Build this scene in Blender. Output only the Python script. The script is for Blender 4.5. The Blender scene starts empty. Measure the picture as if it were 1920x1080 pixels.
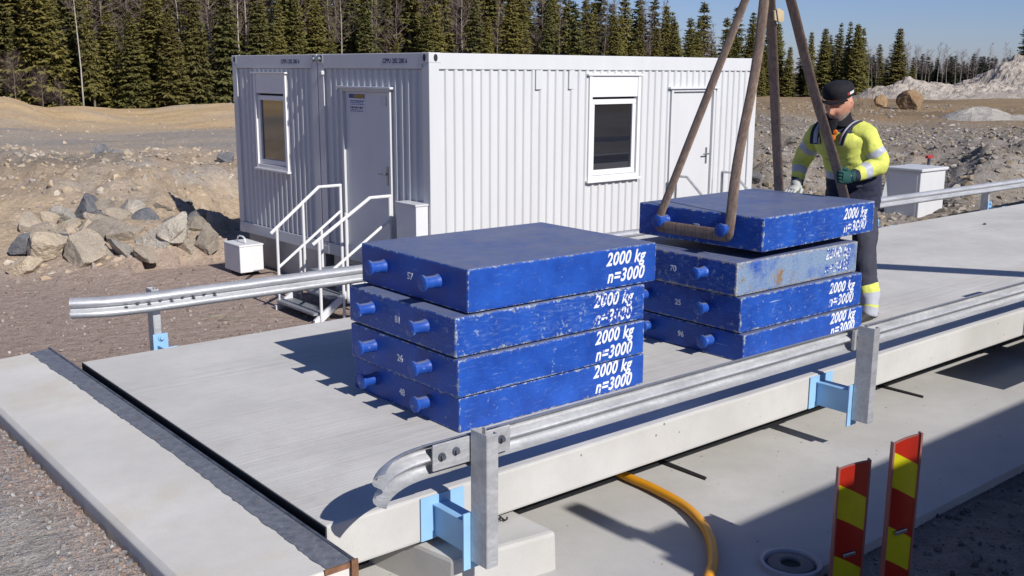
import bpy, bmesh, math, random
import numpy as np
from mathutils import Vector, Matrix, noise
R = math.radians
S = bpy.context.scene
COL = S.collection

# ------------------------------------------------------------------ camera, sky, sun, exposure
CX, CY, CZ = -1.84837, -3.36822, 1.77124
YAW, PITCH, ROLL, FPX = 0.87793, 0.20945, 0.00509, 1922.68866
def cam_axes():
    cy, sy, cp, sp = math.cos(YAW), math.sin(YAW), math.cos(PITCH), math.sin(PITCH)
    f = Vector((cy*cp, sy*cp, -sp)); r = Vector((sy, -cy, 0)); u = r.cross(f)
    c, s = math.cos(ROLL), math.sin(ROLL)
    return c*r + s*u, -s*r + c*u, f
AR, AU, AF = cam_axes()
cam_d = bpy.data.cameras.new('camera')
cam = bpy.data.objects.new('camera', cam_d); COL.objects.link(cam)
cam.matrix_world = Matrix(((AR.x, AU.x, -AF.x, CX), (AR.y, AU.y, -AF.y, CY), (AR.z, AU.z, -AF.z, CZ), (0, 0, 0, 1)))
cam_d.sensor_width = 36; cam_d.lens = FPX/1920*36
cam_d.clip_start = .05; cam_d.clip_end = 3000
S.camera = cam

SUN = Vector((.022, 1.43, -1)).normalized()          # the way the light travels
w = bpy.data.worlds.new('World'); S.world = w; w.use_nodes = True
nt = w.node_tree
sky = nt.nodes.new('ShaderNodeTexSky'); sky.sky_type = 'NISHITA'; sky.sun_disc = False
sky.sun_elevation = math.asin(-SUN.z); sky.sun_rotation = R(178)
sky.altitude = 1500; sky.air_density = 1.0; sky.dust_density = 1.2; sky.ozone_density = 8.0
bg = nt.nodes['Background']; bg.inputs['Strength'].default_value = .075
tint = nt.nodes.new('ShaderNodeMix'); tint.data_type = 'RGBA'; tint.blend_type = 'MULTIPLY'; tint.inputs[0].default_value = 1
tint.inputs[7].default_value = (1.10, .95, 1.03, 1); nt.links.new(sky.outputs[0], tint.inputs[6]); nt.links.new(tint.outputs[2], bg.inputs['Color'])
sun_d = bpy.data.lights.new('sun', 'SUN'); sun_d.energy = 4.4; sun_d.angle = R(.5); sun_d.color = (1, .955, .89)
sun = bpy.data.objects.new('sun', sun_d); COL.objects.link(sun)
sun.rotation_euler = (-SUN).to_track_quat('Z', 'Y').to_euler(); sun.location = (0, -20, 30)
S.view_settings.view_transform = 'Standard'; S.view_settings.look = 'None'
S.view_settings.exposure = 0.33; S.view_settings.gamma = 1
S.cycles.max_bounces = 6; S.cycles.caustics_reflective = False; S.cycles.caustics_refractive = False

def ray(px, py):
    return AR*((px-960)/FPX) + AU*((540-py)/FPX) + AF
def az_of(px, py=131):
    d = ray(px, py); return math.atan2(d.y, d.x)
def z_at(px, py, r):
    d = ray(px, py); return CZ + r*d.z/math.hypot(d.x, d.y)
def at_r(px, r):
    a = az_of(px); return CX + r*math.cos(a), CY + r*math.sin(a)

# ------------------------------------------------------------------ mesh helper
class MB:
    def __init__(s): s.v = []; s.f = []; s.m = []
    def add(s, vs, fs, mi=0):
        o = len(s.v); s.v += [tuple(v) for v in vs]
        s.f += [tuple(i+o for i in f) for f in fs]; s.m += [mi]*len(fs); return s
    def box(s, x0, x1, y0, y1, z0, z1, mi=0, M=None):
        vs = [(x, y, z) for x in (x0, x1) for y in (y0, y1) for z in (z0, z1)]
        if M is not None: vs = [M @ Vector(v) for v in vs]
        return s.add(vs, [(0, 1, 3, 2), (4, 6, 7, 5), (0, 4, 5, 1), (2, 3, 7, 6), (0, 2, 6, 4), (1, 5, 7, 3)], mi)
    def tube(s, pts, r, n=10, cap=True, mi=0, closed=False, up=None):
        pts = [Vector(p) for p in pts]; rr = r if hasattr(r, '__len__') else [r]*len(pts)
        base = len(s.v); N = len(pts); prev = None
        for i, p in enumerate(pts):
            if closed: t = pts[(i+1) % N]-pts[i-1]
            else: t = pts[min(i+1, N-1)]-pts[max(i-1, 0)]
            t.normalize()
            if prev is None:
                a = Vector(up) if up else (Vector((0, 0, 1)) if abs(t.z) < .9 else Vector((1, 0, 0)))
                u = (a - t*a.dot(t)).normalized()
            else: u = (prev - t*prev.dot(t)).normalized()
            prev = u; w_ = t.cross(u)
            ra = rr[i]; rx, ry = ra if hasattr(ra, '__len__') else (ra, ra)
            for k in range(n):
                a = 2*math.pi*k/n; s.v.append(tuple(p + u*(math.cos(a)*rx) + w_*(math.sin(a)*ry)))
        for i in range(N if closed else N-1):
            j = (i+1) % N
            for k in range(n):
                s.f.append((base+i*n+k, base+i*n+(k+1) % n, base+j*n+(k+1) % n, base+j*n+k)); s.m.append(mi if not callable(mi) else mi(i))
        if cap and not closed:
            s.f.append(tuple(base+k for k in reversed(range(n)))); s.m.append(mi if not callable(mi) else mi(0))
            s.f.append(tuple(base+(N-1)*n+k for k in range(n))); s.m.append(mi if not callable(mi) else mi(N-2))
        return s
    def cyl(s, a, b, r, n=16, mi=0): return s.tube([a, b], r, n, True, mi)
    def prism(s, poly, ax, a, b, mi=0):
        # poly: 2D outline, extruded along axis ax from a to b
        def P(u, v, t):
            return {'x': (t, u, v), 'y': (u, t, v), 'z': (u, v, t)}[ax]
        n = len(poly); vs = [P(u, v, a) for u, v in poly]+[P(u, v, b) for u, v in poly]
        fs = [tuple(range(n)), tuple(reversed(range(n, 2*n)))]+[(i, i+n, (i+1) % n+n, (i+1) % n) for i in range(n)]
        return s.add(vs, fs, mi)
    def lathe(s, prof, n=20, c=(0, 0, 0), axis='z', mi=0):
        base = len(s.v)
        for r, h in prof:
            for k in range(n):
                a = 2*math.pi*k/n; u, v = r*math.cos(a), r*math.sin(a)
                p = {'z': (u, v, h), 'x': (h, u, v), 'y': (u, h, v)}[axis]
                s.v.append((c[0]+p[0], c[1]+p[1], c[2]+p[2]))
        for i in range(len(prof)-1):
            for k in range(n):
                s.f.append((base+i*n+k, base+i*n+(k+1) % n, base+(i+1)*n+(k+1) % n, base+(i+1)*n+k)); s.m.append(mi)
        return s
    def build(s, name, mats, parent=None, bevel=0, smooth=False, seg=2, off=None):
        me = bpy.data.meshes.new(name)
        me.from_pydata(s.v, [], s.f)
        mats = mats if isinstance(mats, (list, tuple)) else [mats]
        for m in mats: me.materials.append(m)
        if len(mats) > 1: me.polygons.foreach_set('material_index', s.m)
        bm = bmesh.new(); bm.from_mesh(me)
        bmesh.ops.recalc_face_normals(bm, faces=bm.faces)
        if bevel:
            es = [e for e in bm.edges if len(e.link_faces) == 2 and e.calc_face_angle(0) > .5]
            bmesh.ops.bevel(bm, geom=es, offset=bevel, segments=seg, affect='EDGES', profile=.6, clamp_overlap=True)
        bm.to_mesh(me); bm.free()
        o = bpy.data.objects.new(name, me); COL.objects.link(o)
        if smooth:
            me.polygons.foreach_set('use_smooth', [True]*len(me.polygons))
            try: me.set_sharp_from_angle(angle=R(smooth if smooth is not True else 40))
            except Exception: pass
        if parent is not None:
            o.parent = parent
            par = parent; L = Vector((0, 0, 0))
            while par is not None: L += par.location; par = par.parent
            o.location = -L if off is None else off
        return o
def link(name, me, parent=None):
    o = bpy.data.objects.new(name, me); COL.objects.link(o)
    if parent: o.parent = parent
    return o
def tag(o, label=None, cat=None, group=None, kind=None):
    if label: o['label'] = label
    if cat: o['category'] = cat
    if group: o['group'] = group
    if kind: o['kind'] = kind
    return o
def thing(name, loc, label, cat, group=None):
    o = bpy.data.objects.new(name, None); COL.objects.link(o); o.location = loc; o.empty_display_size = .2
    return tag(o, label, cat, group)

# ------------------------------------------------------------------ materials
class NT:
    def __init__(s, name):
        s.mat = bpy.data.materials.new(name); s.mat.use_nodes = True; s.t = s.mat.node_tree
        s.b = s.t.nodes['Principled BSDF']
    def n(s, typ, **kw):
        o = s.t.nodes.new(typ)
        for k, v in kw.items():
            if k.startswith('i_'):
                key = k[2:]; key = int(key) if key.isdigit() else key.replace('_', ' ')
                if hasattr(v, 'is_output') or isinstance(v, bpy.types.NodeSocket): s.t.links.new(v, o.inputs[key])
                else: o.inputs[key].default_value = v
            else: setattr(o, k, v)
        return o
    def L(s, a, b): s.t.links.new(a, b)
    def coord(s, which='Object'): return s.n('ShaderNodeTexCoord').outputs[which]
    def noise(s, vec, scale, detail=4, rough=.55, out='Fac'):
        return s.n('ShaderNodeTexNoise', i_Vector=vec, i_Scale=scale, i_Detail=detail, i_Roughness=rough).outputs[out]
    def mapping(s, vec, sc=(1, 1, 1), rot=(0, 0, 0)): return s.n('ShaderNodeMapping', i_Vector=vec, i_Scale=sc, i_Rotation=rot).outputs[0]
    def ramp(s, fac, stops):
        o = s.n('ShaderNodeValToRGB', i_Fac=fac); e = o.color_ramp.elements
        while len(e) < len(stops): e.new(.5)
        for el, (p, c) in zip(e, stops): el.position = p; el.color = (*c, 1) if len(c) == 3 else c
        return o.outputs[0]
    def fr(s, fac, a, b): return s.n('ShaderNodeMapRange', i_Value=fac, i_1=a, i_2=b).outputs[0]
    def math(s, op, a, b=0., c=None):
        kw = dict(i_0=a, i_1=b)
        if c is not None: kw['i_2'] = c
        return s.n('ShaderNodeMath', operation=op, **kw).outputs[0]
    def mix(s, fac, a, b, typ='MIX'):
        o = s.n('ShaderNodeMix', data_type='RGBA', blend_type=typ)
        for idx, v in ((0, fac), (6, a), (7, b)):
            if isinstance(v, bpy.types.NodeSocket): s.L(v, o.inputs[idx])
            else: o.inputs[idx].default_value = v if idx == 0 else ((*v, 1) if len(v) == 3 else v)
        return o.outputs[2]
    def set(s, color=None, rough=None, metal=None, spec=None):
        for k, v in (('Base Color', color), ('Roughness', rough), ('Metallic', metal), ('Specular IOR Level', spec)):
            if v is None: continue
            if isinstance(v, bpy.types.NodeSocket): s.L(v, s.b.inputs[k])
            else: s.b.inputs[k].default_value = (*v, 1) if k == 'Base Color' and len(v) == 3 else v
        return s
    def bump(s, h, strength=.3, dist=.01):
        o = s.n('ShaderNodeBump', i_Height=h, i_Strength=strength, i_Distance=dist); s.L(o.outputs[0], s.b.inputs['Normal']); return s

def plain(name, col, rough=.6, metal=0, var=.12, scale=6, bump=0, spec=.5):
    m = NT(name); v = m.coord()
    n = m.noise(v, scale, 5)
    c = m.mix(m.fr(n, .3, .7), tuple(x*(1-var) for x in col), tuple(min(1, x*(1+var)) for x in col))
    m.set(c, rough, metal, spec)
    if bump: m.bump(m.noise(v, scale*8, 3), bump, .004)
    return m.mat

def concrete(name, base, stain=(.42, .36, .25), stain_amt=.25, broom=None, pits=True, scale=1.0, seed=0):
    m = NT(name); v = m.n('ShaderNodeMapping', i_Vector=m.coord(), i_Location=(seed*7.1, seed*3.3, seed)).outputs[0]
    n1 = m.noise(v, 1.1*scale, 6, .62); n2 = m.noise(v, 9*scale, 5, .6); n3 = m.noise(v, 140*scale, 3, .6)
    c = m.mix(m.fr(n1, .32, .68), tuple(x*.83 for x in base), tuple(x*1.1 for x in base))
    c = m.mix(m.math('MULTIPLY', m.fr(n2, .45, .75), .3), c, tuple(x*.78 for x in base))
    st = m.math('MULTIPLY', m.fr(m.noise(v, 2.3*scale, 6, .65), .52, .72), stain_amt)
    c = m.mix(st, c, stain)
    c = m.mix(m.math('MULTIPLY', m.fr(n3, .3, .7), .35), c, tuple(x*.75 for x in base), 'MIX')
    h = m.math('MULTIPLY', n3, .5)
    if pits:
        vo = m.n('ShaderNodeTexVoronoi', i_Vector=v, i_Scale=17*scale)
        sz = m.fr(m.n('ShaderNodeSeparateColor', i_0=vo.outputs['Color']).outputs[0], .55, 1.0)
        pit = m.math('LESS_THAN', vo.outputs['Distance'], m.math('MULTIPLY', sz, .13))
        c = m.mix(m.math('MULTIPLY', pit, .75), c, (.12, .11, .1)); h = m.math('SUBTRACT', h, pit)
    if broom:
        wv = m.noise(m.mapping(v, broom), 1.0, 3, .6); h = m.math('ADD', h, m.math('MULTIPLY', wv, 1.6))
        c = m.mix(m.math('MULTIPLY', m.fr(wv, .4, .7), .16), c, tuple(x*.6 for x in base))
    if broom:
        yy = m.n('ShaderNodeSeparateXYZ', i_0=m.coord()).outputs[1]
        for y0 in (.72, 2.28):
            d = m.math('ABSOLUTE', m.math('SUBTRACT', m.math('ADD', yy, m.math('MULTIPLY', m.noise(m.mapping(v, (.5, 0, 0)), 1, 2), .3)), y0+.15))
            k = m.math('MULTIPLY', m.fr(d, .26, .10), m.fr(m.noise(m.mapping(v, (1.2, 26, 1)), 1, 4, .7), .42, .62))
            c = m.mix(m.math('MULTIPLY', k, .22), c, (.22, .21, .20))
        sp = m.n('ShaderNodeTexVoronoi', i_Vector=v, i_Scale=5.5)
        szz = m.fr(m.n('ShaderNodeSeparateColor', i_0=sp.outputs['Color']).outputs[1], .72, 1.0)
        c = m.mix(m.math('MULTIPLY', m.math('LESS_THAN', sp.outputs['Distance'], m.math('MULTIPLY', szz, .035)), .7), c, (.13, .12, .11))
        c = m.mix(m.math('MULTIPLY', m.fr(m.noise(v, 3.7, 6, .7), .56, .68), .25), c, (.36, .33, .28))
    m.set(c, .86, 0, .3); m.bump(h, .35, .004)
    return m.mat

def galvanised():
    m = NT('galvanised_steel'); v = m.coord()
    vo = m.n('ShaderNodeTexVoronoi', i_Vector=v, i_Scale=70).outputs['Color']
    sp = m.n('ShaderNodeSeparateColor', i_0=vo).outputs[0]
    n = m.noise(m.mapping(v, (1, 6, 6)), 3, 6, .65)
    c = m.mix(m.fr(n, .3, .7), (.42, .43, .45), (.62, .63, .65))
    c = m.mix(m.math('MULTIPLY', sp, .3), c, (.30, .32, .35))
    g = m.math('MULTIPLY', m.fr(m.noise(m.mapping(v, (2, 14, 14)), 4, 4), .6, .75), .5)
    c = m.mix(g, c, (.75, .77, .78))
    m.set(c, m.n('ShaderNodeMapRange', i_Value=n, i_3=.42, i_4=.62).outputs[0], .55, .5)
    m.bump(m.noise(v, 55, 3), .12, .003)
    return m.mat

def blue_paint(name, a, b, c, seed, worn=.0, scuffed=False):
    # paint of a cast iron weight: chipped along its edges, rubbed and dusty on top
    m = NT(name); co = m.coord()
    v = m.n('ShaderNodeMapping', i_Vector=co, i_Location=(seed*5.3, seed*1.7, seed*9.1)).outputs[0]
    s = m.n('ShaderNodeSeparateXYZ', i_0=co)
    d = [m.math('SUBTRACT', h, m.math('ABSOLUTE', s.outputs[i])) for i, h in enumerate((a, b, c))]
    e = m.math('MINIMUM', m.math('MINIMUM', m.math('MAXIMUM', d[0], d[1]), m.math('MAXIMUM', d[1], d[2])), m.math('MAXIMUM', d[0], d[2]))
    n1 = m.noise(v, 26, 6, .7); n2 = m.noise(v, 5, 5, .6); n3 = m.noise(v, 90, 3, .6)
    base = m.mix(m.fr(n2, .3, .7), (.008, .042, .25), (.013, .084, .42))
    # faint pale scuffs and scratches over the sides
    sc = m.noise(m.mapping(v, (7, 7, 40), (.2, .5, 0)), 2.2, 6, .72)
    base = m.mix(m.math('MULTIPLY', m.fr(sc, .58 - worn*.12, .74), .5+worn*.4), base, (.13, .21, .42))
    thin = m.math('GREATER_THAN', m.noise(m.mapping(v, (2.2, 2.2, 60), (.25, .8, .15)), 1.3, 2, .5), .735-worn*.03)
    base = m.mix(m.math('MULTIPLY', thin, m.fr(n2, .50, .62)), base, (.30, .38, .52))
    dots = m.math('MULTIPLY', m.fr(n1, .66 - worn*.12, .72 - worn*.1), .75)
    base = m.mix(dots, base, (.25, .32, .45))
    fy = m.fr(m.n('ShaderNodeSeparateXYZ', i_0=m.n('ShaderNodeTexCoord').outputs['Normal']).outputs[1], -.6, -.9)
    if scuffed:
        base = m.mix(m.math('MULTIPLY', fy, m.fr(m.noise(v, 3.2, 5, .65), .34, .52)), base, m.mix(m.fr(n3, .35, .65), (.13, .21, .36), (.24, .31, .41)))
        base = m.mix(m.math('MULTIPLY', fy, m.fr(m.noise(v, 6.5, 5, .7), .58, .68)), base, (.22, .15, .09))
        base = m.mix(m.math('MULTIPLY', m.math('LESS_THAN', e, m.math('MULTIPLY', m.fr(n1, .38, .62), .022)), .85), base, (.33, .23, .12))
    # chipped edges
    lim = m.math('ADD', m.math('MULTIPLY', m.fr(n1, .45, .72), .016+worn*.022), m.math('MULTIPLY', m.fr(n3, .5, .6), .0045))
    chip = m.math('LESS_THAN', e, lim)
    base = m.mix(m.math('MULTIPLY', chip, .8), base, m.mix(m.fr(n3, .4, .6), (.42, .50, .60), (.14, .15, .17)))
    # top face: rubbed, grey with grime
    nz = m.n('ShaderNodeSeparateXYZ', i_0=m.n('ShaderNodeTexCoord').outputs['Normal']).outputs[2]
    top = m.fr(nz, .75, .95)
    grime = m.mix(m.fr(m.noise(v, 2.5, 6, .7), .35, .65), (.165, .182, .25), (.10, .13, .25))
    grime = m.mix(m.math('MULTIPLY', m.fr(m.noise(v, 11, 5, .7), .55, .72), .7), grime, (.20, .17, .11))
    grime = m.mix(m.fr(m.noise(m.mapping(v, (1, 5, 1)), 9, 4, .7), .58, .68), grime, (.05, .09, .27))
    base = m.mix(m.math('MULTIPLY', top, .9), base, grime)
    m.set(base, m.n('ShaderNodeMapRange', i_Value=n2, i_3=.38, i_4=.6).outputs[0], 0, .4)
    m.bump(m.math('ADD', m.math('MULTIPLY', n2, .6), m.math('MULTIPLY', m.noise(v, 18, 4), .4)), .28, .008)
    return m.mat

def worn_white(name, seed, amt):
    m = NT(name); v = m.n('ShaderNodeMapping', i_Vector=m.coord(), i_Location=(seed*3.3, seed*8.1, seed*2.2)).outputs[0]
    n = m.noise(v, 38, 4, .65); k = m.fr(n, .28+amt*.24, .33+amt*.24)
    c = m.mix(k, (.02, .06, .33), (.70, .72, .74)); m.set(c, .5)
    return m.mat

def white_panel(name, col=(.56, .57, .585)):
    m = NT(name); v = m.coord()
    n = m.noise(m.mapping(v, (3, 3, .5)), 1.5, 5, .6)
    c = m.mix(m.fr(n, .35, .7), tuple(x*.95 for x in col), col)
    c = m.mix(m.math('MULTIPLY', m.fr(m.noise(m.mapping(v, (14, 14, 1)), 1.2, 5, .7), .6, .8), .15), c, (.46, .44, .40))
    m.set(c, .42, 0, .4); m.bump(m.noise(v, 3, 2), .05, .01); return m.mat

def webbing():
    m = NT('sling_webbing'); v = m.coord()
    n = m.noise(v, 9, 5, .65)
    rb = m.fr(m.noise(m.mapping(v, (70, 70, 5)), 1, 3, .6), .35, .65)
    c = m.mix(rb, m.mix(m.fr(n, .3, .7), (.20, .14, .105), (.27, .19, .14)), m.mix(m.fr(n, .3, .7), (.30, .215, .16), (.42, .31, .23)))
    c = m.mix(m.math('MULTIPLY', m.fr(m.noise(v, 60, 3), .55, .75), .35), c, (.10, .075, .06))
    m.set(c, .9, 0, .15); m.bump(m.noise(m.mapping(v, (200, 200, 20)), 1, 2), .4, .003); return m.mat

GALV = galvanised()
M_DECK = concrete('deck_concrete', (.56, .55, .53), broom=(1.5, 60, 1), pits=False, stain_amt=.12, seed=1)
M_SIDE = concrete('cast_concrete_side', (.485, .478, .462), stain=(.40, .36, .28), stain_amt=.2, seed=2)
M_RAMP = concrete('ramp_concrete', (.60, .585, .55), stain=(.47, .38, .23), stain_amt=.35, pits=False, seed=3)
M_APRON = concrete('apron_concrete', (.46, .452, .435), stain=(.36, .34, .29), stain_amt=.3, seed=4)
M_WHITE = white_panel('white_coated_steel')
M_WHITE2 = white_panel('white_rail_paint', (.66, .67, .68))
M_PVC = white_panel('white_window_plastic', (.70, .70, .71))
M_GREY = plain('grey_door_coat', (.60, .61, .64), .45, 0, .05, 2)
M_BLACK = plain('black_rubber', (.012, .012, .014), .7)
M_DARKSTEEL = plain('dark_bitumen_steel', (.075, .085, .11), .5, .2, .45, 14, .5)
M_RUST = plain('rust', (.17, .085, .045), .85, 0, .4, 20)
M_LBLUE = plain('light_blue_primer', (.25, .45, .68), .5, 0, .10, 5)
M_SLING = webbing()
M_ORANGE = plain('orange_hose', (.62, .27, .012), .38, 0, .10, 8)
M_RED = plain('red_reflective_film', (.30, .014, .005), .35, 0, .06, 20)
M_YEL = plain('yellow_reflective_film', (.44, .41, .007), .35, 0, .05, 20)
M_PANELBACK = plain('delineator_plastic', (.25, .10, .09), .5, 0, .1, 6)
M_PIPE = plain('grey_plastic_pipe', (.32, .33, .36), .45)
M_DARK = plain('dark_void', (.02, .02, .022), .8)
M_SKIRT = plain('galvanised_skirt', (.33, .34, .36), .5, .3, .1, 5)
M_INK = plain('dark_blue_lettering', (.03, .04, .10), .6)

# ------------------------------------------------------------------ terrain
rng = np.random.default_rng(7)
_perm = rng.permutation(4096); _val = rng.random(4096)
def vnoise(x, y, seed=0):
    xi = np.floor(x).astype(int); yi = np.floor(y).astype(int); fx = x-xi; fy = y-yi
    fx = fx*fx*(3-2*fx); fy = fy*fy*(3-2*fy)
    h = lambda a, b: _val[(_perm[(a+seed*57) % 4096] + b*131 + seed*911) % 4096]
    return (h(xi, yi)*(1-fx)+h(xi+1, yi)*fx)*(1-fy) + (h(xi, yi+1)*(1-fx)+h(xi+1, yi+1)*fx)*fy
def fbm(x, y, o=5, seed=0, g=.5):
    a = 1; t = 0; s = 0
    for i in range(o):
        t = t + a*(vnoise(x*2**i+i*17.3, y*2**i-i*9.7, seed+i)-.5); s += a; a *= g
    return t/s*2
def sm(t): t = np.clip(t, 0, 1); return t*t*(3-2*t)

PROF = [   # photo column -> profile of the ground along that bearing: (picture row of the ground, distance)
    (-500, [(560, 13), (470, 17), (330, 22), (262, 32), (225, 42), (195, 60), (205, 100)]),
    (0,   [(520, 15.7), (470, 16.8), (425, 17.8), (345, 21), (292, 26), (262, 33), (236, 38), (205, 43), (180, 48), (192, 54), (204, 64), (190, 100)]),
    (110, [(495, 15.5), (455, 16.6), (415, 17.8), (340, 21), (292, 26), (264, 33), (240, 39), (222, 46), (204, 52), (203, 60), (204, 66), (190, 100)]),
    (250, [(478, 15.2), (445, 16.3), (400, 17.8), (330, 21), (290, 25.5), (264, 33), (243, 41), (218, 52), (205, 58), (206, 70), (190, 100)]),
    (430, [(455, 15.6), (447, 17), (441, 20.2), (385, 21.4), (335, 22.6), (305, 24.5), (285, 27.5), (262, 32), (238, 41), (207, 52), (197, 58), (203, 72), (185, 110)]),
    (620, [(450, 15.6), (430, 17), (390, 19), (300, 25), (230, 42), (205, 62), (197, 90), (188, 120)]),
    (1300, [(420, 15.2), (395, 18), (350, 21), (290, 24), (225, 34), (200, 50), (190, 80), (182, 120)]),
    (1450, [(400, 15.5), (365, 18), (300, 21.5), (245, 26), (215, 33), (196, 42), (189, 60), (184, 100)]),
    (1600, [(405, 16.5), (375, 18.5), (300, 23), (245, 29), (226, 35), (212, 42), (196, 58), (183, 85), (180, 110)]),
    (1740, [(412, 16), (385, 18), (300, 23), (262, 27), (246, 30), (232, 34), (222, 40), (196, 58), (183, 80), (178, 110)]),
    (1880, [(385, 16.2), (350, 18), (300, 21), (270, 24), (252, 28), (238, 33), (216, 44), (196, 60), (182, 85), (178, 110)]),
    (2300, [(360, 16), (310, 19), (255, 27), (225, 40), (195, 62), (178, 110)]),
]
_rl = np.log(np.concatenate([np.linspace(14, 110, 120), [400, 3000]]))
_az = []; _tab = []
for px, pr in PROF:
    _az.append(az_of(px)); rr = np.array([q[1] for q in pr]); zz = np.array([z_at(px, q[0], q[1]) for q in pr])
    row = np.interp(np.exp(_rl), rr, zz); row[-2:] = zz[-1]; _tab.append(row)
_az = np.array(_az)[::-1]; _tab = np.array(_tab)[::-1]
def profile(az, r):
    out = np.zeros_like(az); lr = np.log(np.clip(r, 14.01, 2999))
    j = np.clip(np.searchsorted(_az, az)-1, 0, len(_az)-2)
    t = sm((az-_az[j])/(_az[j+1]-_az[j]))
    cols = np.array([np.interp(lr, _rl, row) for row in _tab])
    idx = np.arange(len(az))
    return cols[j, idx]*(1-t)+cols[j+1, idx]*t
def height(x, y, rough=True):
    x = np.asarray(x, float); y = np.asarray(y, float)
    near = -.40+.285*sm((-.45-x)/.2)*sm((3.5-y)/.9) - .75*sm((y-3.25)/4.1)*sm((y-2)/1)
    right = sm((x-9)/5); near = near*(1-right) + (-.28 - .35*sm((y-3.3)/4))*right
    near = np.where(y < 0, np.where(x < -.2, -.115, -.47), near)
    near = np.where((y < -.0) & (x < .2), -.115-.355*sm((x+.6)/.5)*sm((-y-.25)/.3), near)
    dx = x-CX; dy = y-CY; r = np.hypot(dx, dy); az = np.arctan2(dy, dx)
    ok = sm((az-R(14))/R(8))*sm((R(100)-az)/R(14))
    far = profile(np.clip(az, _az[0], _az[-1]), r)
    t = sm((r-14.5)/2.5)*ok
    t = np.where((y < 5.2) & (x > 5), t*sm((y-3.6)/1.4), t)
    z = near*(1-t)+far*t
    other = -.45+1.2*sm((r-25)/40)+fbm(x/14, y/14, 4, 3)*1.0*sm((r-10)/20)
    z = np.where(ok < 1, z*ok+np.where(r > 14, other, near)*(1-ok), z)
    if rough:
        k = t*np.clip((r-15)/4, 0, 1)*1.15
        bank = np.clip(1-np.abs(r-21)/9, 0, 1)
        z = z + k*(fbm(x/2.2, y/2.2, 5, 5)*.22*(.5+bank*1.2) + fbm(x/7, y/7, 3, 9)*.22*np.clip((r-22)/20, 0, 1))
        z = z + k*bank*(np.abs(fbm(x/.7, y/.7, 4, 12))*.30+np.abs(fbm(x/.28, y/.28, 3, 15))*.10)
        z = z + (1-t)*fbm(x/1.7, y/1.7, 4, 2)*.018*np.where(y > 3.2, 1, .5)
    # cut away below slabs, deck and containers
    dk = (x > -.5) & (x < 19) & (y > -.2) & (y < 2.985); z = np.where(dk, np.minimum(z, -.75), z)
    dr = (x > -.5) & (x < 0.1) & (y > -.25) & (y < 3.45); z = np.where(dr, np.minimum(z, -.75), z)
    ap = (x > -.3) & (x < 26) & (y > -.95) & (y <= 1); z = np.where(ap, np.minimum(z, -.7), z)
    ct = (x > 3.2) & (x < 11.5) & (y > 5.8) & (y < 11.5); z = np.where(ct, np.clip(z, -1.3, -1.12), z)
    return z
def H(x, y): return float(height(np.array([x]), np.array([y]))[0])

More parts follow.
